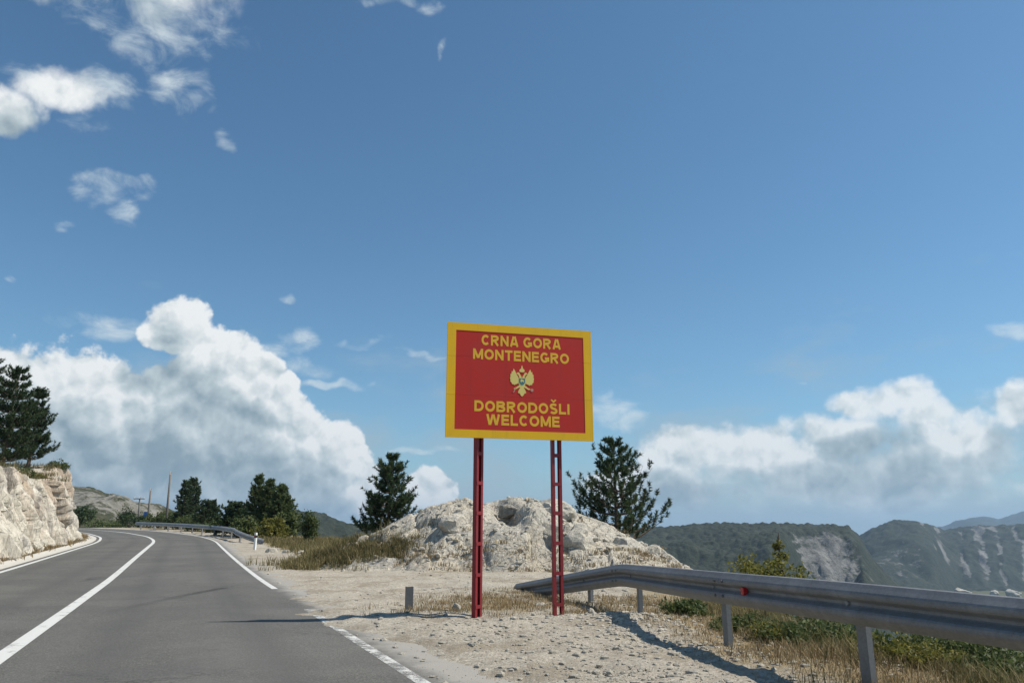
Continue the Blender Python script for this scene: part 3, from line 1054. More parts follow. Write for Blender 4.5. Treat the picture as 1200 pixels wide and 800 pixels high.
def on_cliff(px, extra):
    """a point on the cliff top seen at photo column px, a little back from the lip"""
    k = 48 + extra
    u = CXg[:, k] / CYg[:, k]
    want = ray(px, 540).x / ray(px, 540).y
    i = int(np.argmin(np.abs(u - want) + (CYg[:, k] < 6) * 10 + (zz[:, k] < 2.8) * 10))
    return Vector((CXg[i, k], CYg[i, k], CZg[i, k]))


rr = random.Random(5)
for i in range(22):
    px = 2 + i * 4.9 + rr.uniform(-2, 2)
    idx = i0 + int((i1 - i0) * (0.36 + 0.6 * i / 21))
    o_ = rr.uniform(4.5, 4.85)
    p = CL[idx] - nrm[idx] * o_
    s_ = rr.uniform(0.16, 0.36)
    boulder('boulder', (p[0], p[1], float(grade(p[1])) + 0.03), (s_ * 1.3, s_, s_ * rr.uniform(0.7, 1.2)), 200 + i, M_ROCK if i % 4 else M_GREY,
            'pale fallen rock lying along the foot of the roadside cliff', 'fallen rocks below the cliff', 0.15)


# ------------------------------------------------------------------ foliage makers
def grass(name, pts, hgts, mat, seed, blades=14, spread=0.12, width=0.006, lean=0.5, label=None):
    r = np.random.default_rng(seed)
    N = len(pts) * blades
    base = np.repeat(pts, blades, 0) + np.concatenate([r.normal(0, spread, (N, 2)), np.zeros((N, 1))], 1)
    h = np.repeat(hgts, blades) * r.uniform(0.45, 1.15, N)
    a = r.uniform(0, 2 * np.pi, N)
    d = np.stack([np.cos(a), np.sin(a), np.zeros(N)], 1)
    side = np.stack([-np.sin(a), np.cos(a), np.zeros(N)], 1)
    le = (r.uniform(0.05, lean, N) * h)[:, None]
    w = (width * r.uniform(0.6, 1.5, N))[:, None]
    up = np.stack([np.zeros(N), np.zeros(N), h], 1)
    b0, b1 = base - side * w, base + side * w
    m = base + up * 0.55 + d * le * 0.35
    V = np.stack([b0, b1, m - side * w * 0.8, m + side * w * 0.8, base + up + d * le], 1).reshape(-1, 3)
    F = (np.array([[0, 1, 3], [0, 3, 2], [2, 3, 4]])[None] + (np.arange(N) * 5)[:, None, None]).reshape(-1, 3)
    o = mesh_np(name, V, F, mat)
    return tag(o, label, 'grass', kind='stuff')


def tufts_np(tips, axes, lens, rad, per, r, nlen, nwid, fwd=0.7):
    """bottlebrush needle clusters: one thin triangle a needle"""
    n = len(tips)
    N = n * per
    A = np.repeat(axes, per, 0)
    t = r.uniform(0, 1, N)
    base = np.repeat(tips, per, 0) + A * (np.repeat(lens, per) * (t - 1))[:, None]
    rd = r.normal(size=(N, 3))
    rd -= A * (rd * A).sum(1)[:, None]
    rd /= np.linalg.norm(rd, axis=1)[:, None] + 1e-9
    d = rd + A * (fwd * (0.4 + t))[:, None]
    d /= np.linalg.norm(d, axis=1)[:, None]
    L = nlen * r.uniform(0.7, 1.25, N)
    side = np.cross(d, r.normal(size=(N, 3)))
    side /= np.linalg.norm(side, axis=1)[:, None] + 1e-9
    w = nwid * r.uniform(0.7, 1.3, N)
    V = np.stack([base - side * w[:, None], base + side * w[:, None], base + d * L[:, None]], 1).reshape(-1, 3)
    return V, np.arange(N * 3).reshape(-1, 3)


def pine(name, label, base, height, radius, seed, mat=None, group=None, whorls=15, full=1.0, low=0.12, rise=0.5, px=0.03, per=46, droop=0.0, top_pow=0.85, nb=(5, 8), cat='pine tree'):
    r = random.Random(seed); rn = np.random.default_rng(seed)
    root = empty(name, base)
    tag(root, label, cat, group)
    tb = MB()
    bend = [r.uniform(-0.03, 0.03) * height for _ in range(2)]
    tr = lambda t: Vector((bend[0] * t * t, bend[1] * t * t, height * 0.97 * t))
    tb.tube([tr(i / 8) - Vector((0, 0, 0.25 if i == 0 else 0)) for i in range(9)], [max(0.012, height * 0.024 * (1 - i / 8) ** 0.8) for i in range(9)], 8)
    tips, axs, lens = [], [], []
    for w in range(whorls):
        t = low + (1 - low) * (w + r.uniform(0.1, 0.9)) / whorls
        L0 = radius * ((1 - t) / (1 - low)) ** top_pow * (0.35 + 0.65 * min(1, (t - low) / 0.12 + 0.45)) + 0.05 * radius
        k = r.randint(*nb)
        a0 = r.uniform(0, 6.28)
        for b in range(k):
            a = a0 + b * 6.283 / k + r.uniform(-0.35, 0.35)
            L = L0 * r.uniform(0.65, 1.2)
            o = tr(t)
            out = Vector((math.cos(a), math.sin(a), 0))
            z1 = rise * r.uniform(0.5, 1.2)
            pts = [o, o + out * L * 0.4 + Vector((0, 0, L * (0.06 - droop))), o + out * L * 0.78 + Vector((0, 0, L * (z1 * 0.42 - droop))), o + out * L + Vector((0, 0, L * (z1 * 0.85 - droop * 0.6)))]
            tb.tube(pts, [0.02 * L + 0.012, 0.014 * L + 0.008, 0.009, 0.005], 4, False)
            # side shoots with upturned ends
            m = max(2, int((2 + L * 4.6) * full))
            for s in range(m):
                f = 0.28 + 0.72 * (s + r.random()) / m
                if f < 0.42:
                    q = pts[0].lerp(pts[1], f / 0.42)
                elif f < 0.8:
                    q = pts[1].lerp(pts[2], (f - 0.42) / 0.38)
                else:
                    q = pts[2].lerp(pts[3], (f - 0.8) / 0.2)
                sd_ = Vector((-out.y, out.x, 0)) * r.choice((-1, 1))
                dirv = (out * r.uniform(0.1, 0.8) + sd_ * r.uniform(0.0, 0.8) + Vector((0, 0, r.uniform(0.35, 1.2) * (0.5 + rise)))).normalized()
                ln = r.uniform(0.22, 0.42) * (0.55 + 0.16 * height / 2)
                ln = min(ln, 0.55)
                off_ = sd_ * r.uniform(0, 0.28) * L * (1 - f * 0.5)
                tips.append(q + off_ + dirv * ln); axs.append(dirv); lens.append(ln)
    for s in range(4):
        tips.append(tr(1) + Vector((r.uniform(-.05, .05), r.uniform(-.05, .05), 0.1 * s - 0.1))); axs.append(Vector((r.uniform(-.2, .2), r.uniform(-.2, .2), 1)).normalized()); lens.append(0.35)
    tb.build('trunk', M_BARK, root, True)
    tips = np.array([v[:] for v in tips]); axs = np.array([v[:] for v in axs]); lens = np.array(lens)
    V, F = tufts_np(tips, axs, lens, 0.1, per, rn, 0.15 * (0.7 + px * 8), px * 0.55)
    mesh_np('crown', V, F, mat or M_PINE, root)
    return root


def leafy(name, label, base, lobes, n, size, seed, mat, group=None, cat='bush', stems=5):
    """lobes: (x,y,z,rx,ry,rz) about the base; leaf-sized quads gathered in clumps near the lobes' shells"""
    r = np.random.default_rng(seed)
    root = empty(name, base)
    tag(root, label, cat, group)
    lob = np.array(lobes, float)
    vol = (lob[:, 3] * lob[:, 4] * lob[:, 5]) ** 0.75
    ncl = max(12, n // 22)
    pick = r.choice(len(lob), ncl, p=vol / vol.sum())
    d = r.normal(size=(ncl, 3)); d /= np.linalg.norm(d, axis=1)[:, None]
    rad = r.uniform(0.35, 1.0, ncl) ** 0.45 * r.uniform(0.8, 1.12, ncl)
    cc = lob[pick, :3] + d * lob[pick, 3:] * rad[:, None]
    cc[:, 2] = np.maximum(cc[:, 2], 0.05)
    crad = lob[pick, 3:].mean(1) * r.uniform(0.12, 0.26, ncl)
    N = ncl * 22
    c = np.repeat(cc, 22, 0) + r.normal(size=(N, 3)) * np.repeat(crad, 22)[:, None] * np.array([1, 1, 0.75])
    a = r.normal(size=(N, 3)); a /= np.linalg.norm(a, axis=1)[:, None]
    b = np.cross(a, r.normal(size=(N, 3))); b /= np.linalg.norm(b, axis=1)[:, None]
    s = (size * r.uniform(0.6, 1.4, N))[:, None]
    V = np.stack([c - a * s, c + b * s * 0.5, c + a * s, c - b * s * 0.5], 1).reshape(-1, 3)
    F = np.arange(N * 4).reshape(-1, 4)
    tb = MB()
    rr_ = random.Random(seed)
    top = lob[:, 2].max()
    for i in range(stems):
        l = lob[rr_.randrange(len(lob))]
        e = Vector((l[0] + rr_.uniform(-.4, .4) * l[3], l[1] + rr_.uniform(-.4, .4) * l[4], l[2] + rr_.uniform(-0.2, .6) * l[5]))
        s0 = Vector((rr_.uniform(-.1, .1), rr_.uniform(-.1, .1), -0.15))
        th = 0.02 + 0.016 * e.length
        tb.tube([s0, s0.lerp(e, 0.5) + Vector((rr_.uniform(-.1, .1), rr_.uniform(-.1, .1), 0.12 * e.length)), e], [th, th * 0.6, th * 0.2], 6, False)
    tb.build('trunk', M_BARK, root, True)
    mesh_np('crown', V, F, mat, root)
    return root


# ---- pines by the mound
p = P(728, 660, 29.5)
hgt_ = P(716, 516, 29.5).z
zb = Hm(p.x - 0.2, 29.5) - 0.3
pine('pine_tree', 'large open dark pine right of the sign behind the mound', (P(722, 600, 29.5).x, 29.5, zb), hgt_ - zb, 2.15, 12, whorls=12, full=1.0, low=0.03, rise=0.85, px=0.032, per=50, nb=(5, 7), top_pow=0.80)
p = P(455, 600, 31.5)
zb = Hm(p.x, 31.5) - 0.1
pine('pine_tree', 'compact dark pine left of the sign behind the mound', (p.x, 31.5, zb), P(458, 535, 31.5).z - zb, 1.3, 23, whorls=13, full=1.05, low=0.06, rise=0.55, px=0.034, per=46, nb=(6, 8), top_pow=0.62)
p = P(487, 608, 30.2)
leafy('shrub', 'small green shrub touching the compact pine on the mound', (p.x, 30.2, Hm(p.x, 30.2) - 0.05), [(0, 0, .3, .45, .4, .35), (.3, 0, .38, .3, .3, .28)], 1100, 0.05, 31, M_LEAF)

# ---- pines on top of the rock cut
q = on_cliff(3, 4)
pine('pine_tree', 'tallest dark pine on the cliff, cut off by the left edge of the view', (q.x, q.y, q.z - 0.15), P(0, 428, q.y).z - q.z, 1.75, 35, whorls=14, full=1.15, low=0.12, rise=0.6, px=0.036, per=60, top_pow=0.55)
q = on_cliff(34, 3)
pine('pine_tree', 'shorter dark pine on the cliff top nearest the road bend', (q.x, q.y, q.z - 0.15), P(38, 455, q.y).z - q.z, 1.3, 38, whorls=14, full=1.2, low=0.10, rise=0.65, px=0.036, per=60, top_pow=0.5)
q = on_cliff(-22, 7)
pine('pine_tree', 'dark pine at the back of the cliff top, mostly beyond the left edge', (q.x, q.y, q.z - 0.15), P(-22, 415, q.y).z - q.z, 2.0, 39, whorls=12, full=0.9, low=0.15, rise=0.6, px=0.034, per=40)
for px, ex, h_, sd_, lb in ((14, 1, 0.5, 51, 'low green bush under the tallest pine on the cliff'), (30, 1, 0.45, 52, 'low green bush under the shorter pine on the cliff'), (46, 1, 0.4, 55, 'olive bush right of the shorter pine on the cliff'),
                        (62, 1, 0.42, 53, 'dark little shrub at the right end of the cliff top'), (72, 1, 0.45, 54, 'dark shrub hanging over the far end of the cliff')):
    q = on_cliff(px, ex)
    leafy('shrub', lb, (q.x, q.y, q.z - 0.1), [(0, 0, h_ * .6, h_ * 1.2, h_, h_ * .8), (h_, 0, h_ * .4, h_ * .8, h_ * .7, h_ * .6)], 900, 0.055, sd_, M_LEAF if px != 46 else M_YLEAF)

# ---- trees beyond the bend
def far_base(px, Y):
    x = P(px, 620, Y).x
    return Vector((x, Y, H(x, Y)))


def far_pine(col_px, topy, Y, rad, seed, label, **kw):
    b = far_base(col_px, Y)
    a = dict(whorls=14, full=0.9, low=0.05, rise=0.7, px=0.075, per=30, nb=(5, 7), top_pow=0.6)
    a.update(kw)
    return pine('pine_tree', label, b, P(col_px, topy, Y).z - b.z, rad, seed, a.pop('mat', None), 'trees beyond the bend', **a)


far_pine(213, 563, 84, 1.1, 71, 'slim dark conifer just right of the tallest utility pole', whorls=16, top_pow=0.45)
far_pine(223, 561, 86, 1.3, 72, 'slim dark conifer, right one of the tall pair behind the far guardrail', whorls=16, top_pow=0.45)
far_pine(244, 588, 76, 1.5, 73, 'short dark conifer between the tall pair and the big green tree', top_pow=0.5)
far_pine(298, 557, 58, 1.25, 74, 'big bushy green conifer, left top of the roadside clump', mat=M_PINE2, top_pow=0.85, full=1.2, whorls=15, px=0.055)
far_pine(313, 562, 57, 1.3, 75, 'big bushy green conifer, middle of the roadside clump', mat=M_PINE2, top_pow=0.85, full=1.2, whorls=15, px=0.055)
far_pine(327, 569, 56, 1.35, 76, 'big bushy green conifer, right top of the roadside clump', mat=M_PINE2, top_pow=0.75, full=1.3, whorls=18, px=0.06)
far_pine(275, 590, 60, 1.4, 77, 'lower dark conifer at the left of the roadside clump', top_pow=0.5)


def far_bush(px, Y, w, h, seed, label, mat=M_LEAF, dz=0.0, n=1800, size=0.11):
    b = far_base(px, Y)
    rq = random.Random(seed)
    zt = h
    lob = [(rq.uniform(-.5, .5) * w, rq.uniform(-.4, .4) * w, zt * rq.uniform(.35, .75), w * rq.uniform(.4, .6), w * .5, zt * rq.uniform(.28, .42)) for _ in range(5)]
    lob.append((0, 0, zt * .45, w * .7, w * .6, zt * .5))
    b.z += dz
    return leafy('leafy_tree', label, b, lob, n, size, seed, mat, 'trees beyond the bend', 'tree')


def far_bush_top(px, topy, Y, w, seed, label, **kw):
    b = far_base(px, Y)
    return far_bush(px, Y, w, P(px, topy, Y).z - b.z, seed, label, **kw)


far_bush_top(363, 599, 47, 0.66, 81, 'round dark bush standing alone left of the mound', n=2600, size=0.07)
far_bush_top(338, 596, 54, 1.0, 82, 'leafy green bush on the right flank of the roadside clump', n=2200)
far_bush_top(262, 607, 62, 1.4, 83, 'low green bush left of the roadside clump', n=2000)
far_bush_top(290, 605, 55, 1.6, 84, 'low green bush in front of the roadside clump', mat=M_LEAF, n=2200)
far_bush_top(318, 608, 52, 1.5, 85, 'low bright green bush below the big conifers', mat=M_YLEAF, n=2200)
far_bush_top(232, 603, 78, 2.2, 86, 'green thicket at the foot of the tall conifer pair', n=2200)
far_bush_top(208, 604, 84, 2.0, 87, 'green thicket just right of the tallest pole', n=2000)
far_bush_top(186, 600, 92, 2.3, 88, 'round green tree between the two taller poles', n=2200)
far_bush_top(152, 598, 104, 2.3, 89, 'dark round tree left of the poles at the bend', mat=M_PINE, n=2400)
far_bush_top(168, 604, 100, 1.8, 90, 'dark round tree behind the leaning pole', mat=M_PINE, n=2000)
far_bush_top(116, 604, 122, 3.0, 91, 'olive tree beyond the road at the far bend', n=2000, size=0.16)
far_bush_top(92, 592, 112, 2.2, 92, 'dark tree just beyond the end of the cliff', mat=M_PINE, n=2000, size=0.16)
far_bush_top(134, 608, 118, 2.6, 93, 'low olive bush beyond the far bend', n=1800, size=0.16)
far_bush_top(250, 612, 70, 1.5, 94, 'low thicket behind the far guardrail', n=1600)

# ---- utility poles
def pole(name, px0, py0, px1, py1, Y, label, arm=False):
    b = P(px0, py0, Y); t = P(px1, py1, Y)
    g = H(b.x, b.y)
    root = empty(name, (b.x, b.y, g))
    tag(root, label, 'utility pole', 'utility poles at the bend')
    v = t - b
    foot = Vector((0, 0, 0)) - v.normalized() * 0.3
    tip = Vector((t.x - b.x, 0, t.z - g))
    MB().tube([foot, tip * 0.5, tip], [0.15, 0.125, 0.10], 10).build('pole', M_POLE, root, True)
    if arm:
        MB().box((-0.75, -0.06, -0.06), (0.75, 0.06, 0.06), Matrix.Translation(tip - Vector((0, 0.14, 0.25)))).build('crossarm', M_POLE, root)
        for s in (-0.65, 0.0, 0.65):
            MB().tube([tip + Vector((s, -0.14, -0.19)), tip + Vector((s, -0.14, 0.02))], [0.05, 0.035], 6).build('insulator', M_WHITE, root)
    else:
        MB().tube([tip - Vector((0.0, 0.12, 0.3)), tip + Vector((0, -0.12, 0.06))], [0.03, 0.03], 6).build('insulator', M_WHITE, root)


pole('utility_pole', 194, 618, 200, 553, 88, 'tallest grey pole, nearest of the three at the bend')
pole('utility_pole', 172, 618, 177, 572, 96, 'leaning grey pole in the middle of the three')
pole('utility_pole', 161.5, 618, 164, 582, 104, 'smallest pole with a crossarm, left of the three', True)
b = far_base(168.5, 93)
rs = tag(empty('road_sign', b), 'tiny blue road sign at the bend below the poles', 'road sign')
MB().tube([(0, 0, -0.2), (0, 0, 1.9)], [0.03, 0.03], 6).build('post', M_DSTEEL, rs)
MB().box((-0.24, -0.035, 1.35), (0.24, -0.03, 1.95)).build('panel', M_BLUE, rs)

# ------------------------------------------------------------------ guardrails
PROF = [(0.000, 0.000), (0.022, 0.006), (0.048, 0.034), (0.076, 0.062), (0.084, 0.078), (0.084, 0.104), (0.074, 0.120), (0.030, 0.146), (0.022, 0.156), (0.022, 0.174),
        (0.030, 0.184), (0.074, 0.210), (0.084, 0.226), (0.084, 0.252), (0.076, 0.268), (0.048, 0.296), (0.022, 0.324), (0.000, 0.330)]


def beam(path, name, mat, parent, out=0.0, ends=(None, None)):
    """W profile along path (x, y, z of the beam's lower edge); the ribs face the road (left of travel direction)"""
    path = np.array(path, float)
    t = np.gradient(path, axis=0)
    h = t[:, :2] / np.hypot(t[:, 0], t[:, 1])[:, None]
    left = np.stack([-h[:, 1], h[:, 0]], 1)
    V, n = [], len(PROF)
    for th in (0.0, -0.005):
        for i in range(len(path)):
            for u, v in PROF:
                V.append((path[i, 0] + left[i, 0] * (u + out + th), path[i, 1] + left[i, 1] * (u + out + th), path[i, 2] + v))
    m = len(path)
    f = grid_faces(m, n)
    F = np.concatenate([f, f[:, ::-1] + m * n])
    # close long edges and ends
    ex = []
    for i in range(m - 1):
        for j in (0, n - 1):
            a, b_ = i * n + j, (i + 1) * n + j
            ex.append((a, b_, b_ + m * n, a + m * n) if j else (b_, a, a + m * n, b_ + m * n))
    for i in (0, m - 1):
        for j in range(n - 1):
            a, b_ = i * n + j, i * n + j + 1
            ex.append((a, b_, b_ + m * n, a + m * n) if i == 0 else (b_, a, a + m * n, b_ + m * n))
    return mesh_np(name, np.array(V), np.concatenate([F, np.array(ex)]), mat, parent, smooth=False)


def c_post(h, mat, parent, loc, rz, name='post', w=0.11, d=0.055, t=0.006):
    """C-section post, web towards -y of its own frame"""
    mb = MB()
    prof = [(-w / 2, d), (-w / 2, 0), (w / 2, 0), (w / 2, d), (w / 2 - 0.022, d), (w / 2 - 0.022, d - t), (w / 2 - t, d - t), (w / 2 - t, t), (-w / 2 + t, t), (-w / 2 + t, d - t), (-w / 2 + 0.022, d - t), (-w / 2 + 0.022, d)]
    n_ = len(prof)
    vs = [(x, y, -0.4) for x, y in prof] + [(x, y, h) for x, y in prof]
    fs = [(i, (i + 1) % n_, (i + 1) % n_ + n_, i + n_) for i in range(n_)]
    # end caps as three strips
    for o_ in (0, n_):
        for q_ in ((0, 1, 8, 9), (1, 2, 7, 8), (2, 3, 6, 7), (3, 4, 5, 6), (0, 9, 10, 11)):
            fs.append(tuple(i + o_ for i in q_))
    mb.add(vs, fs)
    o = mb.build(name, mat, parent)
    o.location = loc
    o.rotation_euler = (0, 0, rz)
    return o


# the near rail: from the buried end by the sign to behind the right edge of the view
RP = [P(606, 682, 16.6), P(728, 660, 12.0), P(780, 664, 9.9), P(850, 670, 8.4), P(990, 681, 6.45), P(1200, 700, 5.05)]
for q_ in RP:
    q_.z -= 0.33
RP[0].z = -0.20
near = [tuple(q_) for q_ in RP] + [(4.15, 2.6, 0.50), (5.2, -0.2, 0.50), (6.6, -4.4, 0.50)]
sm_path = catmull([tuple(2 * np.array(near[1]) - np.array(near[2]))] + near[1:] + [(8, -8, 0.5)], 0.2)
for _ in range(10):
    sm_path[1:-1] = (sm_path[:-2] + 2 * sm_path[1:-1] + sm_path[2:]) / 4
ramp_ = np.array([np.array(near[0]) * (1 - t) + sm_path[0] * t for t in np.linspace(0, 1, 14)[:-1]])
# slight droop: the terminal bends down into the ground
full = np.concatenate([ramp_, sm_path])
for _ in range(2):
    full[1:-1] = (full[:-2] + 4 * full[1:-1] + full[2:]) / 6
gr = tag(empty('guardrail', (0, 0, 0)), 'grey steel guardrail in the right foreground with its end sloping down behind the sign', 'guardrail')
fl = np.concatenate([[0], np.cumsum(np.linalg.norm(np.diff(full, axis=0), axis=1))])
cut = [0, fl[13], fl[13] + 3.7, fl[13] + 7.5, fl[13] + 11.5, fl[-1]]


def path_at(s):
    return np.array([np.interp(s, fl, full[:, k]) for k in range(3)])


def head_at(s):
    a, b_ = path_at(s - 0.1), path_at(s + 0.1)
    d_ = (b_ - a)[:2]
    return d_ / np.hypot(*d_)


for i in range(len(cut) - 1):
    ss = np.arange(cut[i] - (0.0 if i == 0 else 0.14), min(cut[i + 1] + 0.14, fl[-1]), 0.16)
    # travel direction is towards the viewer: the road is on the right hand, so mirror the heading
    pth = np.array([path_at(s) for s in ss])[::-1]
    beam(pth, 'rail_beam', M_STEEL, gr, 0.0025 * (i % 2))


def rail_frame(s):
    """origin, heading away from the viewer, direction to the road"""
    o_ = path_at(s); d_ = -head_at(s)
    return Vector(o_), Vector((d_[0], d_[1], 0)), Vector((-d_[1], d_[0], 0))


def s_at_px(px):
    best, bs = 1e9, 0
    for s in np.arange(0, fl[-1], 0.02):
        q_ = path_at(s)
        if q_[1] > 0.5:
            u = q_[0] / q_[1] * ray(px, 700).y / ray(px, 700).x if abs(px - 600) > 1 else 0
            if abs(u - 1) < best:
                best, bs = abs(u - 1), s
    return bs


post_s = [s_at_px(px) for px in (686, 742, 840, 996)]
post_s += [post_s[-1] + 2.2, post_s[-1] + 4.4, post_s[-1] + 6.6]
for s in post_s:
    o_, hd, rd = rail_frame(s)
    back_ = o_ - rd * 0.075
    gz_ = H(back_.x, back_.y)
    rz_ = math.atan2(hd.y, hd.x)
    c_post(o_.z + 0.30 - gz_, M_STEEL, gr, (back_.x, back_.y, gz_), rz_ + math.pi)
    mb = MB()
    M_ = Matrix.Translation(o_ + Vector((0, 0, 0.165))) @ Matrix.Rotation(rz_, 4, 'Z')
    mb.box((-0.05, -0.074, -0.06), (0.05, -0.004, 0.06), M_)
    mb.build('spacer', M_DSTEEL, gr)
    # bolt in the groove
    c_ = o_ + rd * 0.026 + Vector((0, 0, 0.165))
    MB().tube([c_, c_ + rd * 0.014], [0.022, 0.018], 8).build('bolt', M_STEEL, gr)
for s in cut[1:-1]:
    for ds, dz_ in ((-0.08, 0.09), (0.08, 0.09), (-0.08, 0.24), (0.08, 0.24)):
        o_, hd, rd = rail_frame(s + ds)
        c_ = o_ + rd * 0.087 + Vector((0, 0, dz_))
        MB().tube([c_, c_ + rd * 0.012], [0.017, 0.013], 8).build('bolt', M_DSTEEL, gr)
o_, hd, rd = rail_frame(s_at_px(879))
M_ = Matrix.Translation(o_ + Vector((0, 0, 0.165))) @ Matrix.Rotation(math.atan2(hd.y, hd.x), 4, 'Z')
MB().box((-0.03, 0.03, -0.035), (0.03, 0.085, 0.035), M_).build('reflector', M_REFL, gr, bevel=0.006)

# the far rail along the bend
fr = tag(empty('guardrail', (0, 0, 0)), 'distant grey guardrail along the outside of the bend', 'guardrail')
ja, jb = at_y(41.5), at_y(84)
fp = []
for j in range(ja, jb):
    w_ = min(1, max(0, (j - ja) / 9))
    p_ = CL[j] + nrm[j] * (4.7 + 1.2 * (1 - w_) ** 2)
    fp.append((p_[0], p_[1], float(grade(p_[1])) + 0.05 + 0.42 * w_ ** 0.8 - 0.1 * (1 - w_)))
fp = np.array(fp)
for a_ in range(0, len(fp) - 1, 6):
    beam(fp[a_:min(a_ + 7, len(fp))], 'rail_beam', M_FSTEEL, fr)
for a_ in range(6, len(fp), 6):
    q_ = fp[a_]
    g_ = H(q_[0], q_[1])
    c_post(q_[2] + 0.3 - g_, M_STEEL, fr, (q_[0] + 0.09, q_[1], g_), 1.1)

# lone stub of a rail post, and the white marker post
b = G0(479.5, 717)
g_ = H(b.x, b.y)
stub = tag(empty('steel_post', (b.x, b.y, g_)), 'short dark steel post stub in the gravel left of the sign', 'post')
c_post(P(479.5, 687, b.y).z - g_, M_DSTEEL, stub, (0, 0, 0), 0.35, 'channel', 0.115, 0.07, 0.009)
b = G0(298, 645)
g_ = H(b.x, b.y)
mk = tag(empty('marker_post', (b.x, b.y, g_)), 'white roadside marker post at the end of the distant guardrail', 'marker post')
hm_ = P(298, 624, b.y).z - g_
mb = MB()
pr = [(-0.075, 0.045), (0.075, 0.045), (0.04, -0.05), (-0.04, -0.05)]
for z0, z1, nm, mt in ((-0.2, hm_ * 0.70, 'shaft', M_WHITE), (hm_ * 0.70, hm_ * 0.86, 'band', M_BLACK), (hm_ * 0.86, hm_, 'cap', M_WHITE)):
    mb = MB()
    mb.add([(x, y, z0) for x, y in pr] + [(x * (0.97 if nm == 'cap' else 1), y, z1 + (0.02 if nm == 'cap' and y < 0 else 0)) for x, y in pr],
           [(0, 1, 2, 3)[::-1], (4, 5, 6, 7), (0, 1, 5, 4), (1, 2, 6, 5), (2, 3, 7, 6), (3, 0, 4, 7)])
    mb.build(nm, mt, mk)
MB().box((-0.03, -0.058, hm_ * 0.74), (0.03, -0.052, hm_ * 0.82)).build('reflector', M_REFL, mk)

# ------------------------------------------------------------------ the welcome sign
YL, YR = 11.0, 11.57
BL, BR, TL, TR = P(521.5, 511.5, YL), P(697, 516.5, YR), P(525.5, 377.5, YL), P(690.5, 388, YR)
zb_, zt_ = (BL.z + BR.z) / 2, (TL.z + TR.z) / 2
xl, xr = (BL.x + TL.x) / 2, (BR.x + TR.x) / 2
wv_ = Vector((xr - xl, YR - YL, 0))
SW, SH = wv_.length, zt_ - zb_
rz_ = math.atan2(wv_.y, wv_.x)
sign = empty('welcome_sign', (xl, YL, 0), rz_)
tag(sign, 'red and yellow border welcome sign with a gold eagle on two lattice posts', 'sign')
# local frame: x along the board, -y towards the viewer, z up
seams = [0.0, 0.36, 0.70, 1.0]
for a_, b_ in zip(seams[:-1], seams[1:]):
    dzj = 0.002
    MB().box((0, 0, zb_ + SH * a_ + (dzj if a_ else 0)), (SW, 0.028, zb_ + SH * b_)).build('panel', M_RED, sign, bevel=0.002)
bd, bh = 0.056 * SW, 0.066 * SH
e_ = 0.003
for a_, b_ in zip(seams[:-1], seams[1:]):     # the border is painted board by board
    z0_, z1_ = zb_ + SH * a_ + (0.0025 if a_ else -e_), zb_ + SH * b_ - (0.0 if b_ < 1 else -e_)
    for x0_, x1_ in ((-e_, bd), (SW - bd, SW + e_)):
        MB().box((x0_, -0.004, z0_), (x1_, 0.030, z1_)).build('border', M_YEL, sign)
MB().box((bd, -0.004, zb_ - e_), (SW - bd, 0.030, zb_ + bh)).build('border', M_YEL, sign)
MB().box((bd, -0.004, zb_ + SH - bh), (SW - bd, 0.030, zb_ + SH + e_)).build('border', M_YEL, sign)
for z_ in (0.12, 0.48, 0.86):
    MB().box((0.12, 0.031, zb_ + SH * z_ - 0.03), (SW - 0.12, 0.07, zb_ + SH * z_ + 0.03)).build('back_rail', M_POST, sign)


def arcp(cx, cy, rx, ry, a0, a1, n=12):
    return [(cx + rx * math.cos(math.radians(a0 + (a1 - a0) * i / n)), cy + ry * math.sin(math.radians(a0 + (a1 - a0) * i / n))) for i in range(n + 1)]


TH = 0.228                         # stroke width of the heavy capitals, cap height = 1
h_ = TH / 2


def gl(w, *strokes):
    return w, strokes


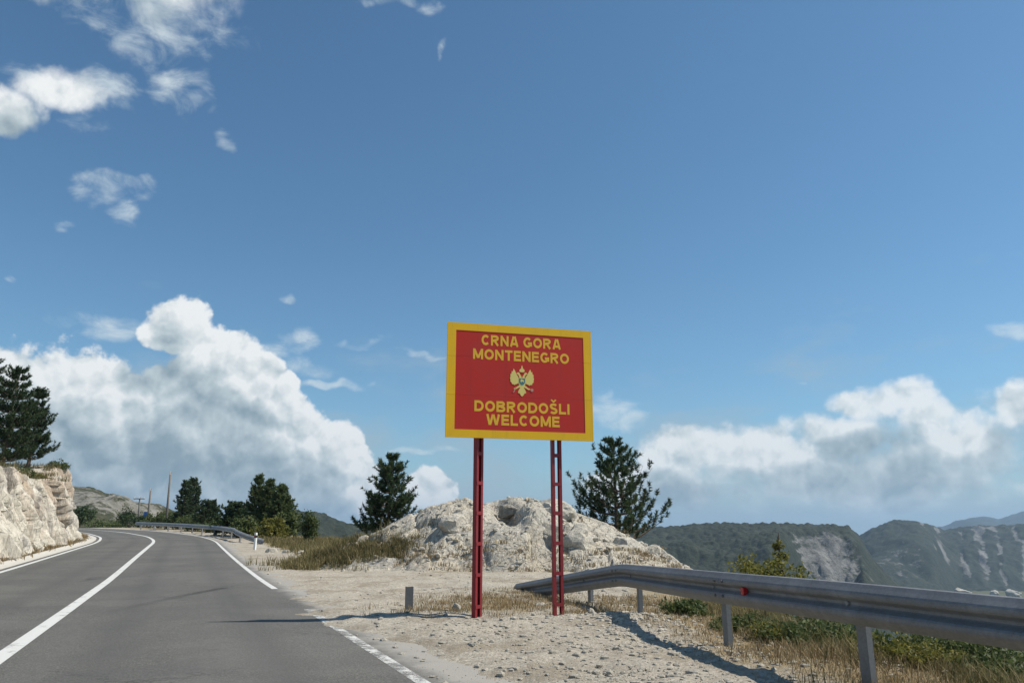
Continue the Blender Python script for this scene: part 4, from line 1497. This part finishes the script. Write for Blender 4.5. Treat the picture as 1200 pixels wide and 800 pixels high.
GLY = {
    'C': gl(0.92, arcp(0.47, 0.5, 0.47 - h_, 0.5 - h_, 42, 318, 22)),
    'G': gl(1.0, arcp(0.49, 0.5, 0.49 - h_, 0.5 - h_, 42, 345, 24), [(0.52, 0.42), (1.0, 0.42)], [(0.885, 0.42), (0.885, 0.12)]),
    'O': gl(1.02, arcp(0.51, 0.5, 0.51 - h_, 0.5 - h_, 0, 360, 30)),
    'R': gl(0.94, [(h_, 0), (h_, 1)], [(h_, 1 - h_), (0.5, 1 - h_)] + arcp(0.5, 0.71, 0.27, 0.29 - h_, 88, -88, 10) + [(h_, 0.42 + h_ * 0.0)], [(0.44, 0.44), (0.80, 0.0)]),
    'N': gl(0.92, [(h_, 0), (h_, 1)], [(h_ * 0.95, 0.94), (0.92 - h_ * 0.95, 0.06)], [(0.92 - h_, 0), (0.92 - h_, 1)]),
    'A': gl(1.0, [(0.125, 0), (0.44, 1)], [(0.875, 0), (0.56, 1)], [(0.26, 0.27), (0.74, 0.27)]),
    'M': gl(1.08, [(h_, 0), (h_, 1)], [(h_ * 1.15, 0.94), (0.54, 0.12)], [(1.08 - h_ * 1.15, 0.94), (0.54, 0.12)], [(1.08 - h_, 0), (1.08 - h_, 1)]),
    'T': gl(0.84, [(0, 1 - h_), (0.84, 1 - h_)], [(0.42, 0), (0.42, 1 - h_)]),
    'E': gl(0.80, [(h_, 0), (h_, 1)], [(h_, 1 - h_), (0.78, 1 - h_)], [(h_, 0.51), (0.74, 0.51)], [(h_, h_), (0.80, h_)]),
    'D': gl(0.95, [(h_, 0), (h_, 1)], [(h_, 1 - h_), (0.42, 1 - h_)] + arcp(0.42, 0.5, 0.53 - h_, 0.5 - h_, 88, -88, 14) + [(h_, h_)]),
    'B': gl(0.93, [(h_, 0), (h_, 1)], [(h_, 1 - h_), (0.52, 1 - h_)] + arcp(0.52, 0.735, 0.24, 0.265 - h_ * 0.9, 88, -88, 8) + [(h_, 0.53)],
            [(h_, 0.53), (0.54, 0.53)] + arcp(0.54, 0.29, 0.27, 0.29 - h_ * 0.95, 88, -88, 10) + [(h_, h_)]),
    'L': gl(0.76, [(h_, 0), (h_, 1)], [(h_, h_), (0.76, h_)]),
    'I': gl(TH, [(h_, 0), (h_, 1)]),
    'W': gl(1.42, [(0.115, 1), (0.37, 0.02)], [(0.40, 0.02), (0.69, 0.98)], [(0.73, 0.98), (1.02, 0.02)], [(1.05, 0.02), (1.305, 1)]),
    '\u0160': gl(0.86, arcp(0.43, 0.73, 0.30, 0.265 - h_ * 0.8, 25, 180, 10) + [(0.15, 0.66), (0.30, 0.54), (0.58, 0.47), (0.71, 0.36)] + arcp(0.43, 0.28, 0.30, 0.28 - h_ * 0.9, 0, -158, 10),
               ('thin', [(0.17, 1.36), (0.43, 1.15), (0.69, 1.36)])),
}


def stroke(mb, pts, ox, to, level):
    """a band of constant width along pts, ends cut square"""
    hw = h_
    if pts[0] == 'thin':
        hw, pts = 0.075, pts[1]
    pts = [Vector((p[0], p[1], 0)) for p in pts]
    lv, rv = [], []
    closed = (pts[0] - pts[-1]).length < 1e-4
    for i, p in enumerate(pts):
        a = (p - pts[i - 1]).normalized() if i else ((pts[-1] - pts[-2]).normalized() if closed else None)
        b = (pts[i + 1] - p).normalized() if i < len(pts) - 1 else ((pts[1] - pts[0]).normalized() if closed else None)
        a = a or b; b = b or a
        t = (a + b).normalized()
        n_ = Vector((-t.y, t.x, 0))
        k_ = min(1.6, 1 / max(0.4, n_.dot(Vector((-a.y, a.x, 0)))))
        lv.append(p + n_ * hw * k_); rv.append(p - n_ * hw * k_)
    f = lambda q, y: (to(ox + q.x, q.y)[0], y, to(ox + q.x, q.y)[1])
    m = len(pts)
    y0 = -0.0012 - 0.00025 * level
    vs = [f(q, y0) for q in lv] + [f(q, y0) for q in rv]
    fs = [(i, m + i, m + i + 1, i + 1) for i in range(m - 1)]
    mb.add(vs, fs)


def lettering(txt, x0, x1, t0, t1, name):
    mb = MB()
    adv, pos = 0.0, []
    for ch in txt:
        if ch == ' ':
            adv += 0.42; pos.append(None); continue
        pos.append(adv); adv += GLY[ch][0] + 0.145
    adv -= 0.145
    to = lambda x, y: (SW * (x0 + (x1 - x0) * x / adv), zb_ + SH * (1 - t1) + SH * (t1 - t0) * y)
    for ch, ox in zip(txt, pos):
        if ox is None:
            continue
        for l_, st_ in enumerate(GLY[ch][1]):
            stroke(mb, st_, ox, to, l_)
    return mb.build(name, M_LET, sign)


lettering('CRNA GORA', 0.228, 0.782, 0.094, 0.188, 'lettering')
lettering('MONTENEGRO', 0.172, 0.838, 0.223, 0.317, 'lettering')
lettering('DOBRODO\u0160LI', 0.185, 0.835, 0.680, 0.774, 'lettering')
lettering('WELCOME', 0.264, 0.765, 0.795, 0.889, 'lettering')

# crest: double-headed eagle, built as thin raised shapes
EX, EZ = SW * 0.506, zb_ + SH * (1 - 0.492)
US = SH * 0.1375 / 207.0
em = MB()
em.add([(EX, 0, EZ)], [])


def epoly(pts, mirror=False):
    q_ = [((-x if mirror else x) * US * 0.92 + EX, z * US + EZ) for x, z in pts]
    return q_ if not mirror else q_[::-1]


emb = None
WING = [(42, 25), (62, 62), (84, 88), (102, 128), (124, 162), (138, 118), (152, 128), (158, 88), (172, 90), (170, 46), (180, 40), (170, 4), (176, -8), (152, -32), (150, -48), (128, -48), (112, -60), (92, -48), (66, -40), (48, -20)]
BODY = [(0, 42), (36, 36), (54, 20), (54, -30), (40, -72), (26, -92), (46, -118), (62, -160), (36, -168), (22, -190), (0, -210), (-22, -190), (-36, -168), (-62, -160), (-46, -118), (-26, -92), (-40, -72), (-54, -30), (-54, 20), (-36, 36)]
HEAD = [(4, 34), (10, 62), (26, 82), (36, 104), (54, 116), (68, 108), (90, 92), (66, 90), (54, 78), (42, 60), (40, 34)]
CROWN = [(-40, 128), (-28, 120), (0, 116), (28, 120), (40, 128), (36, 152), (18, 164), (8, 172), (14, 184), (6, 190), (6, 206), (-6, 206), (-6, 190), (-14, 184), (-8, 172), (-18, 164), (-36, 152)]
LEGR = [(36, -62), (62, -72), (92, -96), (118, -100), (124, -112), (96, -118), (60, -98), (30, -86)]
ORB = [(148 + 22 * math.cos(a_ * 0.5236), -118 + 22 * math.sin(a_ * 0.5236)) for a_ in range(12)]
SCEP = [(-98, -84), (-86, -90), (-112, -150), (-128, -160), (-138, -146), (-124, -140)]
SHIELD = [(-46, 34), (46, 34), (46, -16), (34, -40), (0, -60), (-34, -40), (-46, -16)]
LION = [(-26, 4), (-12, 16), (-18, 24), (-4, 26), (6, 14), (24, 12), (30, -6), (24, -24), (16, -8), (-6, -8), (-14, -26), (-20, -10)]
emblem = MB().prism(epoly(BODY), -0.0035, -0.001).build('emblem', M_GOLD, sign)
tag(emblem, 'gold double-headed eagle crest with a teal shield')
for mirror in (False, True):
    MB().prism(epoly(WING, mirror), -0.0040, -0.001).build('wing', M_GOLD, emblem)
    MB().prism(epoly(HEAD, mirror), -0.0043, -0.001).build('head', M_GOLD, emblem)
    MB().prism(epoly(LEGR, mirror), -0.0038, -0.001).build('leg', M_GOLD, emblem)
MB().prism(epoly(CROWN), -0.0046, -0.001).build('crown', M_GOLD, emblem)
MB().prism(epoly(ORB), -0.0045, -0.001).build('orb', M_PINKW, emblem)
MB().prism(epoly(SCEP), -0.0045, -0.001).build('sceptre', M_PINKW, emblem)
MB().prism(epoly(SHIELD), -0.0055, -0.001).build('shield', M_TEAL, emblem)
MB().prism(epoly(LION), -0.0065, -0.001).build('lion', M_GOLD, emblem)

# two lattice posts: paired uprights tied by battens
for (pxb, pyb, pxt, turn, gap, seed) in ((561, 727, 561, math.radians(38), 0.105, 1), (653, 724, 650.5, math.radians(6), 0.115, 2)):
    # stand behind the board plane
    fx = (pxb - 521.5) / (697 - 521.5) * SW
    loc = Vector((fx, 0.10, 0))
    wp = Vector((xl, YL, 0)) + Matrix.Rotation(rz_, 3, 'Z') @ loc
    gl = H(wp.x, wp.y)
    po = bpy.data.objects.new('post', None)
    po.location = (loc.x, loc.y, gl)
    po.rotation_euler = (0, 0, turn)
    col.objects.link(po)
    po.parent = sign
    hp = zb_ + SH * 0.92 - gl
    for s_ in (-1, 1):
        mb = MB()
        w_, d_, t_ = 0.045, 0.07, 0.006
        x_ = s_ * gap / 2
        # channel section: web outside, flanges inward
        mb.box((x_ + s_ * (w_ / 2 - t_) if s_ > 0 else x_ - w_ / 2, -d_ / 2, -0.35), (x_ + w_ / 2 if s_ > 0 else x_ - w_ / 2 + t_, d_ / 2, hp))
        for y_ in (-d_ / 2, d_ / 2 - t_):
            mb.box((x_ - w_ / 2 + (0 if s_ > 0 else t_), y_, -0.35), (x_ + w_ / 2 - (t_ if s_ > 0 else 0), y_ + t_, hp))
        mb.build('upright', M_POST, po)
    z_ = 0.12
    while z_ < zb_ - gl - 0.05:
        MB().box((-gap / 2 - 0.018, -0.0395, z_), (gap / 2 + 0.018, -0.0355, z_ + 0.05)).build('batten', M_POST, po)
        MB().box((-gap / 2 - 0.018, 0.0355, z_), (gap / 2 + 0.018, 0.0395, z_ + 0.05)).build('batten', M_POST, po)
        z_ += 0.435

# ------------------------------------------------------------------ gravel, grasses, weeds
rng = np.random.default_rng(77)
n = 34000
gy_ = 5.0 + 17 * rng.random(n) ** 1.7
gx_ = rng.uniform(-0.46, 0.48, n) * gy_ * 1.25
zz_, of_, s_ = Hfull(gx_, gy_)
keep = (of_ > 3.62) & (s_ < 1.2) & (zz_ > grade(gy_) - 0.5)
dens = 0.25 + 0.75 * sm(of_, 4.1, 5.0)
dens = dens * np.clip(0.35 + 0.9 * vnoise(gx_ * 0.9, gy_ * 0.9, seed=12) + 0.35, 0.12, 1) * np.where(gy_ > 13.5, 0.5, 1)
keep &= rng.random(n) < dens
zz_ = np.maximum(zz_, grade(gy_))
gsz = 0.006 + 0.052 * rng.random(n) ** 6.5
gv = scatter_mesh('gravel', np.stack([gx_, gy_, zz_ + 0.002], 1)[keep], gsz[keep], M_GRAVEL, 14)
tag(gv, 'pale loose limestone gravel along the right shoulder', 'gravel', kind='stuff')
# chunkier rubble on the little ridge by the rail
n = 550
qx = rng.normal(1.75, 0.55, n); qy = rng.normal(10.7, 0.9, n)
zq, oq, sq = Hfull(qx, qy)
ok = sq < 1.0
cr = scatter_mesh('broken_stone', np.stack([qx, qy, zq], 1)[ok], (0.015 + 0.045 * rng.random(n) ** 2.6)[ok], M_ROCK, 15, ICO1)
tag(cr, 'heap of broken pale stone under the near guardrail', 'stones', kind='stuff')


def put_on(x, y, land=Hfull):
    return np.stack([x, y, land(x, y)[0]], 1)


def blob_pts(n, cx, cy, sx_, sy_, seed):
    r = np.random.default_rng(seed)
    return r.normal(cx, sx_, n), r.normal(cy, sy_, n)


def mound_pts(x, y):
    i = np.clip(((x - mx_[0]) / 0.07).round().astype(int), 0, len(mx_) - 1); j = np.clip(((y - my_[0]) / 0.08).round().astype(int), 0, len(my_) - 1)
    return np.stack([x, y, np.maximum(Zm[i, j], Hfull(x, y)[0])], 1)


# dry grass under the sign and along the rail
xs, ys = [], []
for (nn, a_, b_, c_, d_, s0) in ((150, -0.6, 13.6, 0.6, 0.9, 1), (150, 0.35, 13.6, 0.6, 1.0, 2), (60, 0.3, 15.8, 0.5, 0.5, 6), (60, 1.2, 12.2, 0.4, 0.4, 3), (40, -1.0, 11.9, 0.3, 0.3, 4), (110, 2.2, 13.0, 0.5, 0.9, 5)):
    x_, y_ = blob_pts(nn, a_, b_, c_, d_, s0)
    xs.append(x_); ys.append(y_)
x_ = np.concatenate(xs); y_ = np.concatenate(ys)
grass('dry_grass', put_on(x_, y_), np.random.default_rng(1).uniform(0.03, 0.115, len(x_)), M_DRY, 91, 22, 0.10, 0.0035, 1.3, 'short straw coloured grass between and behind the sign posts')
r_ = np.random.default_rng(2)
tpar = r_.uniform(0, 1, 900)
ev = np.array([np.interp(tpar, np.linspace(0, 1, 6), [3.9, 3.3, 2.9, 2.75, 2.6, 2.7]), np.interp(tpar, np.linspace(0, 1, 6), [4.2, 6.0, 7.6, 9.0, 11, 13.5])])
x_ = ev[0] + r_.normal(0.15, 0.42, 900); y_ = ev[1] + r_.normal(0, 0.4, 900)
grass('dry_grass', put_on(x_, y_), r_.uniform(0.03, 0.14, 900) * np.clip(0.75 + 0.8 * vnoise(x_ * 2.2, y_ * 2.2, seed=4), 0.25, 1.4), M_DRY, 92, 14, 0.10, 0.0035, 1.2, 'dry straw coloured grass under the near guardrail')
x_ = ev[0] + r_.normal(1.15, 0.5, 900); y_ = ev[1] + r_.normal(0.3, 0.5, 900)
grass('weeds', put_on(x_, y_), r_.uniform(0.06, 0.26, 900), M_OLIVE, 93, 26, 0.13, 0.004, 1.1, 'olive green weeds on the slope just behind the near guardrail')
# grass at the foot of the mound
xs, ys = [], []
for (nn, a_, b_, c_, d_, s0) in ((230, -5.6, 24.6, 0.85, 0.6, 11), (120, -4.0, 24.3, 0.6, 0.35, 12), (150, -6.6, 26.5, 0.7, 1.0, 13)):
    x_, y_ = blob_pts(nn, a_, b_, c_, d_, s0); xs.append(x_); ys.append(y_)
x_ = np.concatenate(xs); y_ = np.concatenate(ys)
grass('tall_grass', mound_pts(x_, y_), np.random.default_rng(3).uniform(0.10, 0.34, len(x_)), M_OLIVE, 94, 30, 0.16, 0.008, 1.1, 'olive and brown tall grass at the left foot of the mound')
r_ = np.random.default_rng(6)
x_ = r_.uniform(-3.4, 5.2, 160); y_ = 22.9 + 0.05 * x_ ** 2 + r_.normal(0, 0.35, 160)
xb, yb = r_.uniform(-7, 6.5, 40), r_.uniform(23.5, 27.3, 40)
grass('dry_grass', mound_pts(np.concatenate([x_, xb]), np.concatenate([y_, yb])), r_.uniform(0.06, 0.18, 200), M_DRY, 95, 20, 0.13, 0.009, 0.8, 'dry yellow grass along the front foot of the mound')
# field of dry grass left of the mound and by the far rail
x_ = r_.uniform(-17, -6.0, 1500); y_ = r_.uniform(29, 52, 1500)
zf, of2, sf = Hfull(x_, y_)
ok = (of2 > 6.2) & (sf < 5)
grass('tall_grass', np.stack([x_, y_, zf], 1)[ok], r_.uniform(0.12, 0.38, ok.sum()), M_OLIVE, 96, 24, 0.25, 0.012, 1.0, 'brown grass field between the far trees and the mound')
# verge below the cliff and on its top
jx = r_.integers(i0, i1 + 6, 1000)
oo = r_.uniform(4.15, 4.9, 1000)
x_ = CL[jx, 0] - nrm[jx, 0] * oo; y_ = CL[jx, 1] - nrm[jx, 1] * oo
grass('dry_grass', put_on(x_, y_), r_.uniform(0.10, 0.32, 1000), M_DRY, 97, 16, 0.15, 0.012, 0.7, 'dry verge grass between the gutter and the cliff')
ci = r_.integers(0, CXg.shape[0] - 22, 1100); ck = r_.integers(47, 62, 1100)
grass('tall_grass', np.stack([CXg[ci, ck], CYg[ci, ck], CZg[ci, ck]], 1), r_.uniform(0.12, 0.4, 1100), M_OLIVE, 98, 16, 0.16, 0.012, 0.7, 'green and brown grass on top of the cliff')

# bushes on the slope behind the rail
def slope_bush(px, Y, w, h, seed, label, mat, n=1500, size=0.035, py=None, lobes=None):
    x = P(px, 700, Y).x
    z = H(x, Y)
    top = P(px, py, Y).z if py else z + h
    hh = max(0.25, top - z)
    rq = random.Random(seed)
    lob = lobes or [(rq.uniform(-.5, .5) * w, rq.uniform(-.5, .5) * w, hh * rq.uniform(.3, .72), w * rq.uniform(.35, .6), w * .5, hh * rq.uniform(.2, .34)) for _ in range(6)]
    return leafy('shrub', label, (x, Y, z - 0.05), lob, n, size, seed, mat, None, 'shrub', 7)


slope_bush(812, 11.6, 0.5, 0.4, 121, 'dark green bush below the rail right of its short post', M_LEAF, 3000, 0.026, 698)
slope_bush(903, 17.5, 1.0, 1, 122, 'yellow green bush rising above the near guardrail', M_YLEAF, 4600, 0.045, 646)
slope_bush(950, 17.5, 0.9, 1, 128, 'low green bush right of the yellow green bush behind the rail', M_LEAF, 3400, 0.045, 662)
x_ = P(915, 700, 18.0).x
z_ = H(x_, 18.0)
tt_ = P(915, 621, 18.0).z - z_
leafy('sapling', 'thin yellow green sapling standing above the guardrail bushes', (x_, 18.0, z_), [(0.02 * i, 0, tt_ * (0.52 + 0.105 * i), .26 - .045 * i, .24 - .04 * i, tt_ * .07) for i in range(5)], 900, 0.040, 123, M_YLEAF, None, 'sapling', 9)
slope_bush(950, 9.0, 0.7, 0.5, 124, 'green bush behind the rail left of the nearest post', M_LEAF, 3600, 0.024, 712)
slope_bush(1085, 7.7, 0.7, 0.5, 125, 'dark green bush behind the rail right of the nearest post', M_LEAF, 3600, 0.022, 726)
slope_bush(1170, 7.0, 0.7, 0.5, 126, 'dark green bush below the rail at the right edge of the view', M_LEAF, 3600, 0.022, 738)
slope_bush(872, 10.2, 0.5, 0.4, 141, 'small green bush below the rail beside its second post', M_LEAF, 2600, 0.022, 716)
slope_bush(905, 9.2, 0.42, 0.4, 142, 'olive bush below the rail under the red reflector', M_YLEAF, 2200, 0.020, 722)
slope_bush(1050, 7.4, 0.5, 0.4, 143, 'low olive bush right beside the nearest rail post', M_YLEAF, 2600, 0.018, 738)
slope_bush(1130, 22, 1.2, 1.0, 127, 'olive bush on the slope far behind the right end of the rail', M_LEAF, 2400, 0.05, 690)
def valley_hit(px, py):
    r = ray(px, py)
    t = np.geomspace(8, 6000, 1500)
    x, y, z = r.x * t, r.y * t, CAM_H + r.z * t
    hit = np.nonzero(z < Hfull(x, y)[0])[0]
    i = hit[0] if len(hit) else -1
    return Vector((x[i], y[i], float(Hfull(x[i:i + 1] if i >= 0 else x[-1:], y[i:i + 1] if i >= 0 else y[-1:])[0][0])))


for px, py, hw, sd_, lb in ((1128, 696, 9, 131, 'white rock outcrop in the valley seen just above the rail'), (1166, 698, 6, 132, 'small pale outcrop in the valley above the right part of the rail'),
                            (1188, 698, 9, 133, 'pale outcrop in the valley above the rail at the right edge')):
    c_ = valley_hit(px, py)
    w_ = hw * c_.y / 894
    boulder('rock_outcrop', c_, (w_, w_ * 0.8, w_ * 0.7), sd_, M_ROCK, lb, sink=0.3)

# ------------------------------------------------------------------ hills across the valley
def hill(name, sil, R0, Yf, Yb, nu, nv, mat, base, seed, amp, cell, camp, rockf, gpow=1.0):
    px0, px1 = sil[0][0], sil[-1][0]
    u = np.linspace((px0 - 600) / 894, (px1 - 600) / 894, nu)
    Ys = np.concatenate([np.linspace(Yf, R0, nv), R0 + (Yb - R0) * np.linspace(0.04, 1, nv // 3)])
    U, Y = np.meshgrid(u, Ys, indexing='ij')
    zr = np.interp(U, [(a - 600) / 894 for a, _ in sil], [P(a, b_, R0).z for a, b_ in sil])
    w = np.clip((Y - Yf) / (R0 - Yf), 0, 1)
    X = U * Y
    g, rk = rockf(U * 894 + 600, w, X, Y)
    z = base + (zr - base) * g
    bk = np.clip((Y - R0) / (Yb - R0), 0, 1)
    z = z - bk ** 1.3 * (zr - base) * 0.9
    z = z + amp * fbm(X / (amp * 9), Y / (amp * 9), octs=5, seed=seed) * np.clip(w * (1 - w) * 4 + 0.06, 0, 1)
    f1_, f2_, a_, _, _, _, _ = cells(X / cell, Y / cell, seed + 3)
    z = z + camp * (1 - f1_ ** 1.5) * (0.5 + a_) * np.clip(1 - rk * 1.6, 0, 1)
    z = z + rk * amp * 0.25 * fbm(X / (amp * 0.9), z / (amp * 2.5), octs=4, seed=seed + 9)
    o = mesh_np(name, np.stack([X.ravel(), Y.ravel(), z.ravel()], 1), grid_faces(nu, len(Ys)), mat, smooth=True, attrs={'rock': rk})
    o['kind'] = 'structure'
    return o


F_DARK = [(0.30, (0.008, 0.013, 0.010)), (0.5, (0.026, 0.034, 0.022)), (0.70, (0.070, 0.074, 0.048))]
R_GREY = [(0.36, (0.04, 0.045, 0.038)), (0.47, (0.13, 0.128, 0.12)), (0.60, (0.23, 0.225, 0.21)), (0.70, (0.33, 0.32, 0.30))]
M_H1 = m_hill('wooded_hill', F_DARK, R_GREY)
M_H2 = m_hill('wooded_mountain', F_DARK, R_GREY, scale=0.7)
M_H3 = m_hill('far_mountain', F_DARK, R_GREY, scale=0.3)
M_H4 = m_hill('scrub_hill', [(0.3, (0.014, 0.022, 0.011)), (0.5, (0.045, 0.050, 0.026)), (0.72, (0.14, 0.12, 0.075))], [(0.3, (0.09, 0.085, 0.07)), (0.5, (0.19, 0.18, 0.155)), (0.75, (0.30, 0.285, 0.255))], scale=3.0)


def rf_a(px, w, X, Y):
    cl = np.exp(-((px - 968 - 10 * vnoise(w * 14, w * 0, seed=8)) / 42) ** 4)                       # the cliff at the right shoulder
    g_soft = np.sin(w * np.pi / 2) ** 0.9
    fq, _ = facet(X / 14, Y / 22, 83, 1.2)
    wj = w + 0.014 * fbm(X / 40, Y / 50, octs=5, seed=81) + 0.006 * fq
    g_cl = 0.42 * w + 0.58 * np.clip((wj - 0.74) / 0.17, 0, 1) ** 0.8
    g = g_soft * (1 - cl) + g_cl * cl
    rk = cl * sm(wj, 0.72, 0.76) * (1 - sm(wj, 0.88, 0.95)) * 0.62 + 0.36 * sm(w, 0.2, 0.5) * (1 - sm(w, 0.5, 0.8)) * (px > 985)
    return g, np.clip(rk, 0, 1)


def rf_b(px, w, X, Y):
    st = np.zeros_like(w)
    for c_, s_, lean in ((1096, 3.5, 4), (1122, 2.6, 8), (1148, 6.0, 5), (1163, 3.6, 12), (1192, 3.5, 6), (1078, 3.0, 18), (1230, 8, 5)):
        wob = 5.0 * vnoise(w * 12, w * 0 + c_) + 2.5 * vnoise(w * 40, w * 0 + c_)
        st = np.maximum(st, np.exp(-((px - c_ - lean * (0.9 - w) * 2 - wob) / s_) ** 2) * (0.75 + 0.5 * vnoise(w * 16, w * 0 + c_ * 1.7)))
    band = sm(w, 0.5, 0.62) * (1 - sm(w, 0.93, 0.99))
    steep = sm(px, 1085, 1120)
    g = (np.sin(w * np.pi / 2) ** 1.0) * (1 - steep) + (0.35 * w + 0.65 * sm(w, 0.45, 0.95)) * steep
    low = 0.5 * np.exp(-((px - 1050) / 50) ** 2) * np.exp(-((w - 0.45) / 0.15) ** 2)
    rough = 0.32 * steep * band * sm(fbm(X / 60, Y / 60, octs=4, seed=7), 0.0, 0.8)
    return g, np.clip(st * band * 0.95 + low * 0.8 + rough, 0, 1)


def rf_c(px, w, X, Y):
    return np.sin(w * np.pi / 2), 0.15 + 0 * w


def rf_d(px, w, X, Y):
    return np.sin(w * np.pi / 2) ** 0.9, np.clip(0.32 + 0.35 * vnoise(X * 0.05, Y * 0.05, seed=3), 0, 1)


hill('hill', [(560, 640), (640, 630), (700, 624), (760, 620), (785, 618), (815, 615), (850, 614), (880, 615), (910, 614), (945, 615.5), (975, 616), (995, 619), (1005, 628), (1013, 645), (1022, 662), (1045, 690), (1075, 705)],
     950, 480, 1250, 520, 240, M_H1, -95, 501, 16, 7, 2.8, rf_a)
hill('mountain', [(930, 660), (980, 640), (1004, 630), (1020, 621), (1040, 613), (1056, 610), (1075, 611), (1090, 616), (1106, 622), (1120, 620), (1150, 617), (1180, 618), (1210, 617), (1300, 606), (1420, 590), (1600, 600), (1800, 620)],
     1900, 1050, 2400, 420, 200, M_H2, -160, 511, 30, 12, 5, rf_b)
hill('mountain', [(1000, 640), (1060, 628), (1110, 618), (1128, 610), (1142, 606), (1158, 605), (1172, 608), (1185, 604), (1210, 598), (1300, 592), (1420, 598), (1600, 610)],
     5200, 3800, 6200, 200, 80, M_H3, -200, 521, 60, 40, 8, rf_c)
hill('hill', [(-60, 570), (40, 574), (80, 580), (100, 580), (112, 583), (135, 588), (150, 594), (170, 598), (190, 603), (215, 608), (245, 615), (300, 622)],
     330, 175, 480, 300, 130, M_H4, -25, 531, 6, 3.2, 1.3, rf_d)
hill('hill', [(230, 615), (300, 602), (345, 603), (368, 605), (385, 611), (400, 618), (415, 622), (450, 623), (500, 624), (570, 632), (640, 650)],
     720, 420, 950, 260, 120, M_H1, -90, 541, 12, 8, 4, rf_c)

# ------------------------------------------------------------------ the air
me = bpy.data.meshes.new('haze')
bpy.context.view_layer.update()
lo_, hi_ = Vector((0, 0, 0)), Vector((0, 0, 0))
for ob in sc.objects:
    if ob.type == 'MESH':
        for c_ in ob.bound_box:
            w_ = ob.matrix_world @ Vector(c_)
            lo_ = Vector(map(min, lo_, w_)); hi_ = Vector(map(max, hi_, w_))
mb = MB().box(lo_ - Vector((5, 5, 1)), hi_ + Vector((5, 5, 4)))
me.from_pydata(mb.v, [], mb.f)
me.update()
hm = bpy.data.materials.new('pale_air')
hm.use_nodes = True
hm.node_tree.nodes.clear()
k = NT(hm.node_tree)
pv = k.n('ShaderNodeVolumePrincipled')
pv.inputs['Color'].default_value = (0.52, 0.75, 1.0, 1)
pv.inputs['Density'].default_value = 0.00012
pv.inputs['Anisotropy'].default_value = 0.2
oo = k.n('ShaderNodeOutputMaterial')
hm.node_tree.links.new(pv.outputs[0], oo.inputs['Volume'])
me.materials.append(hm)
hz = bpy.data.objects.new('haze', me)
col.objects.link(hz)
hz['kind'] = 'stuff'
tag(hz, 'pale blue summer haze over the valley', 'haze')
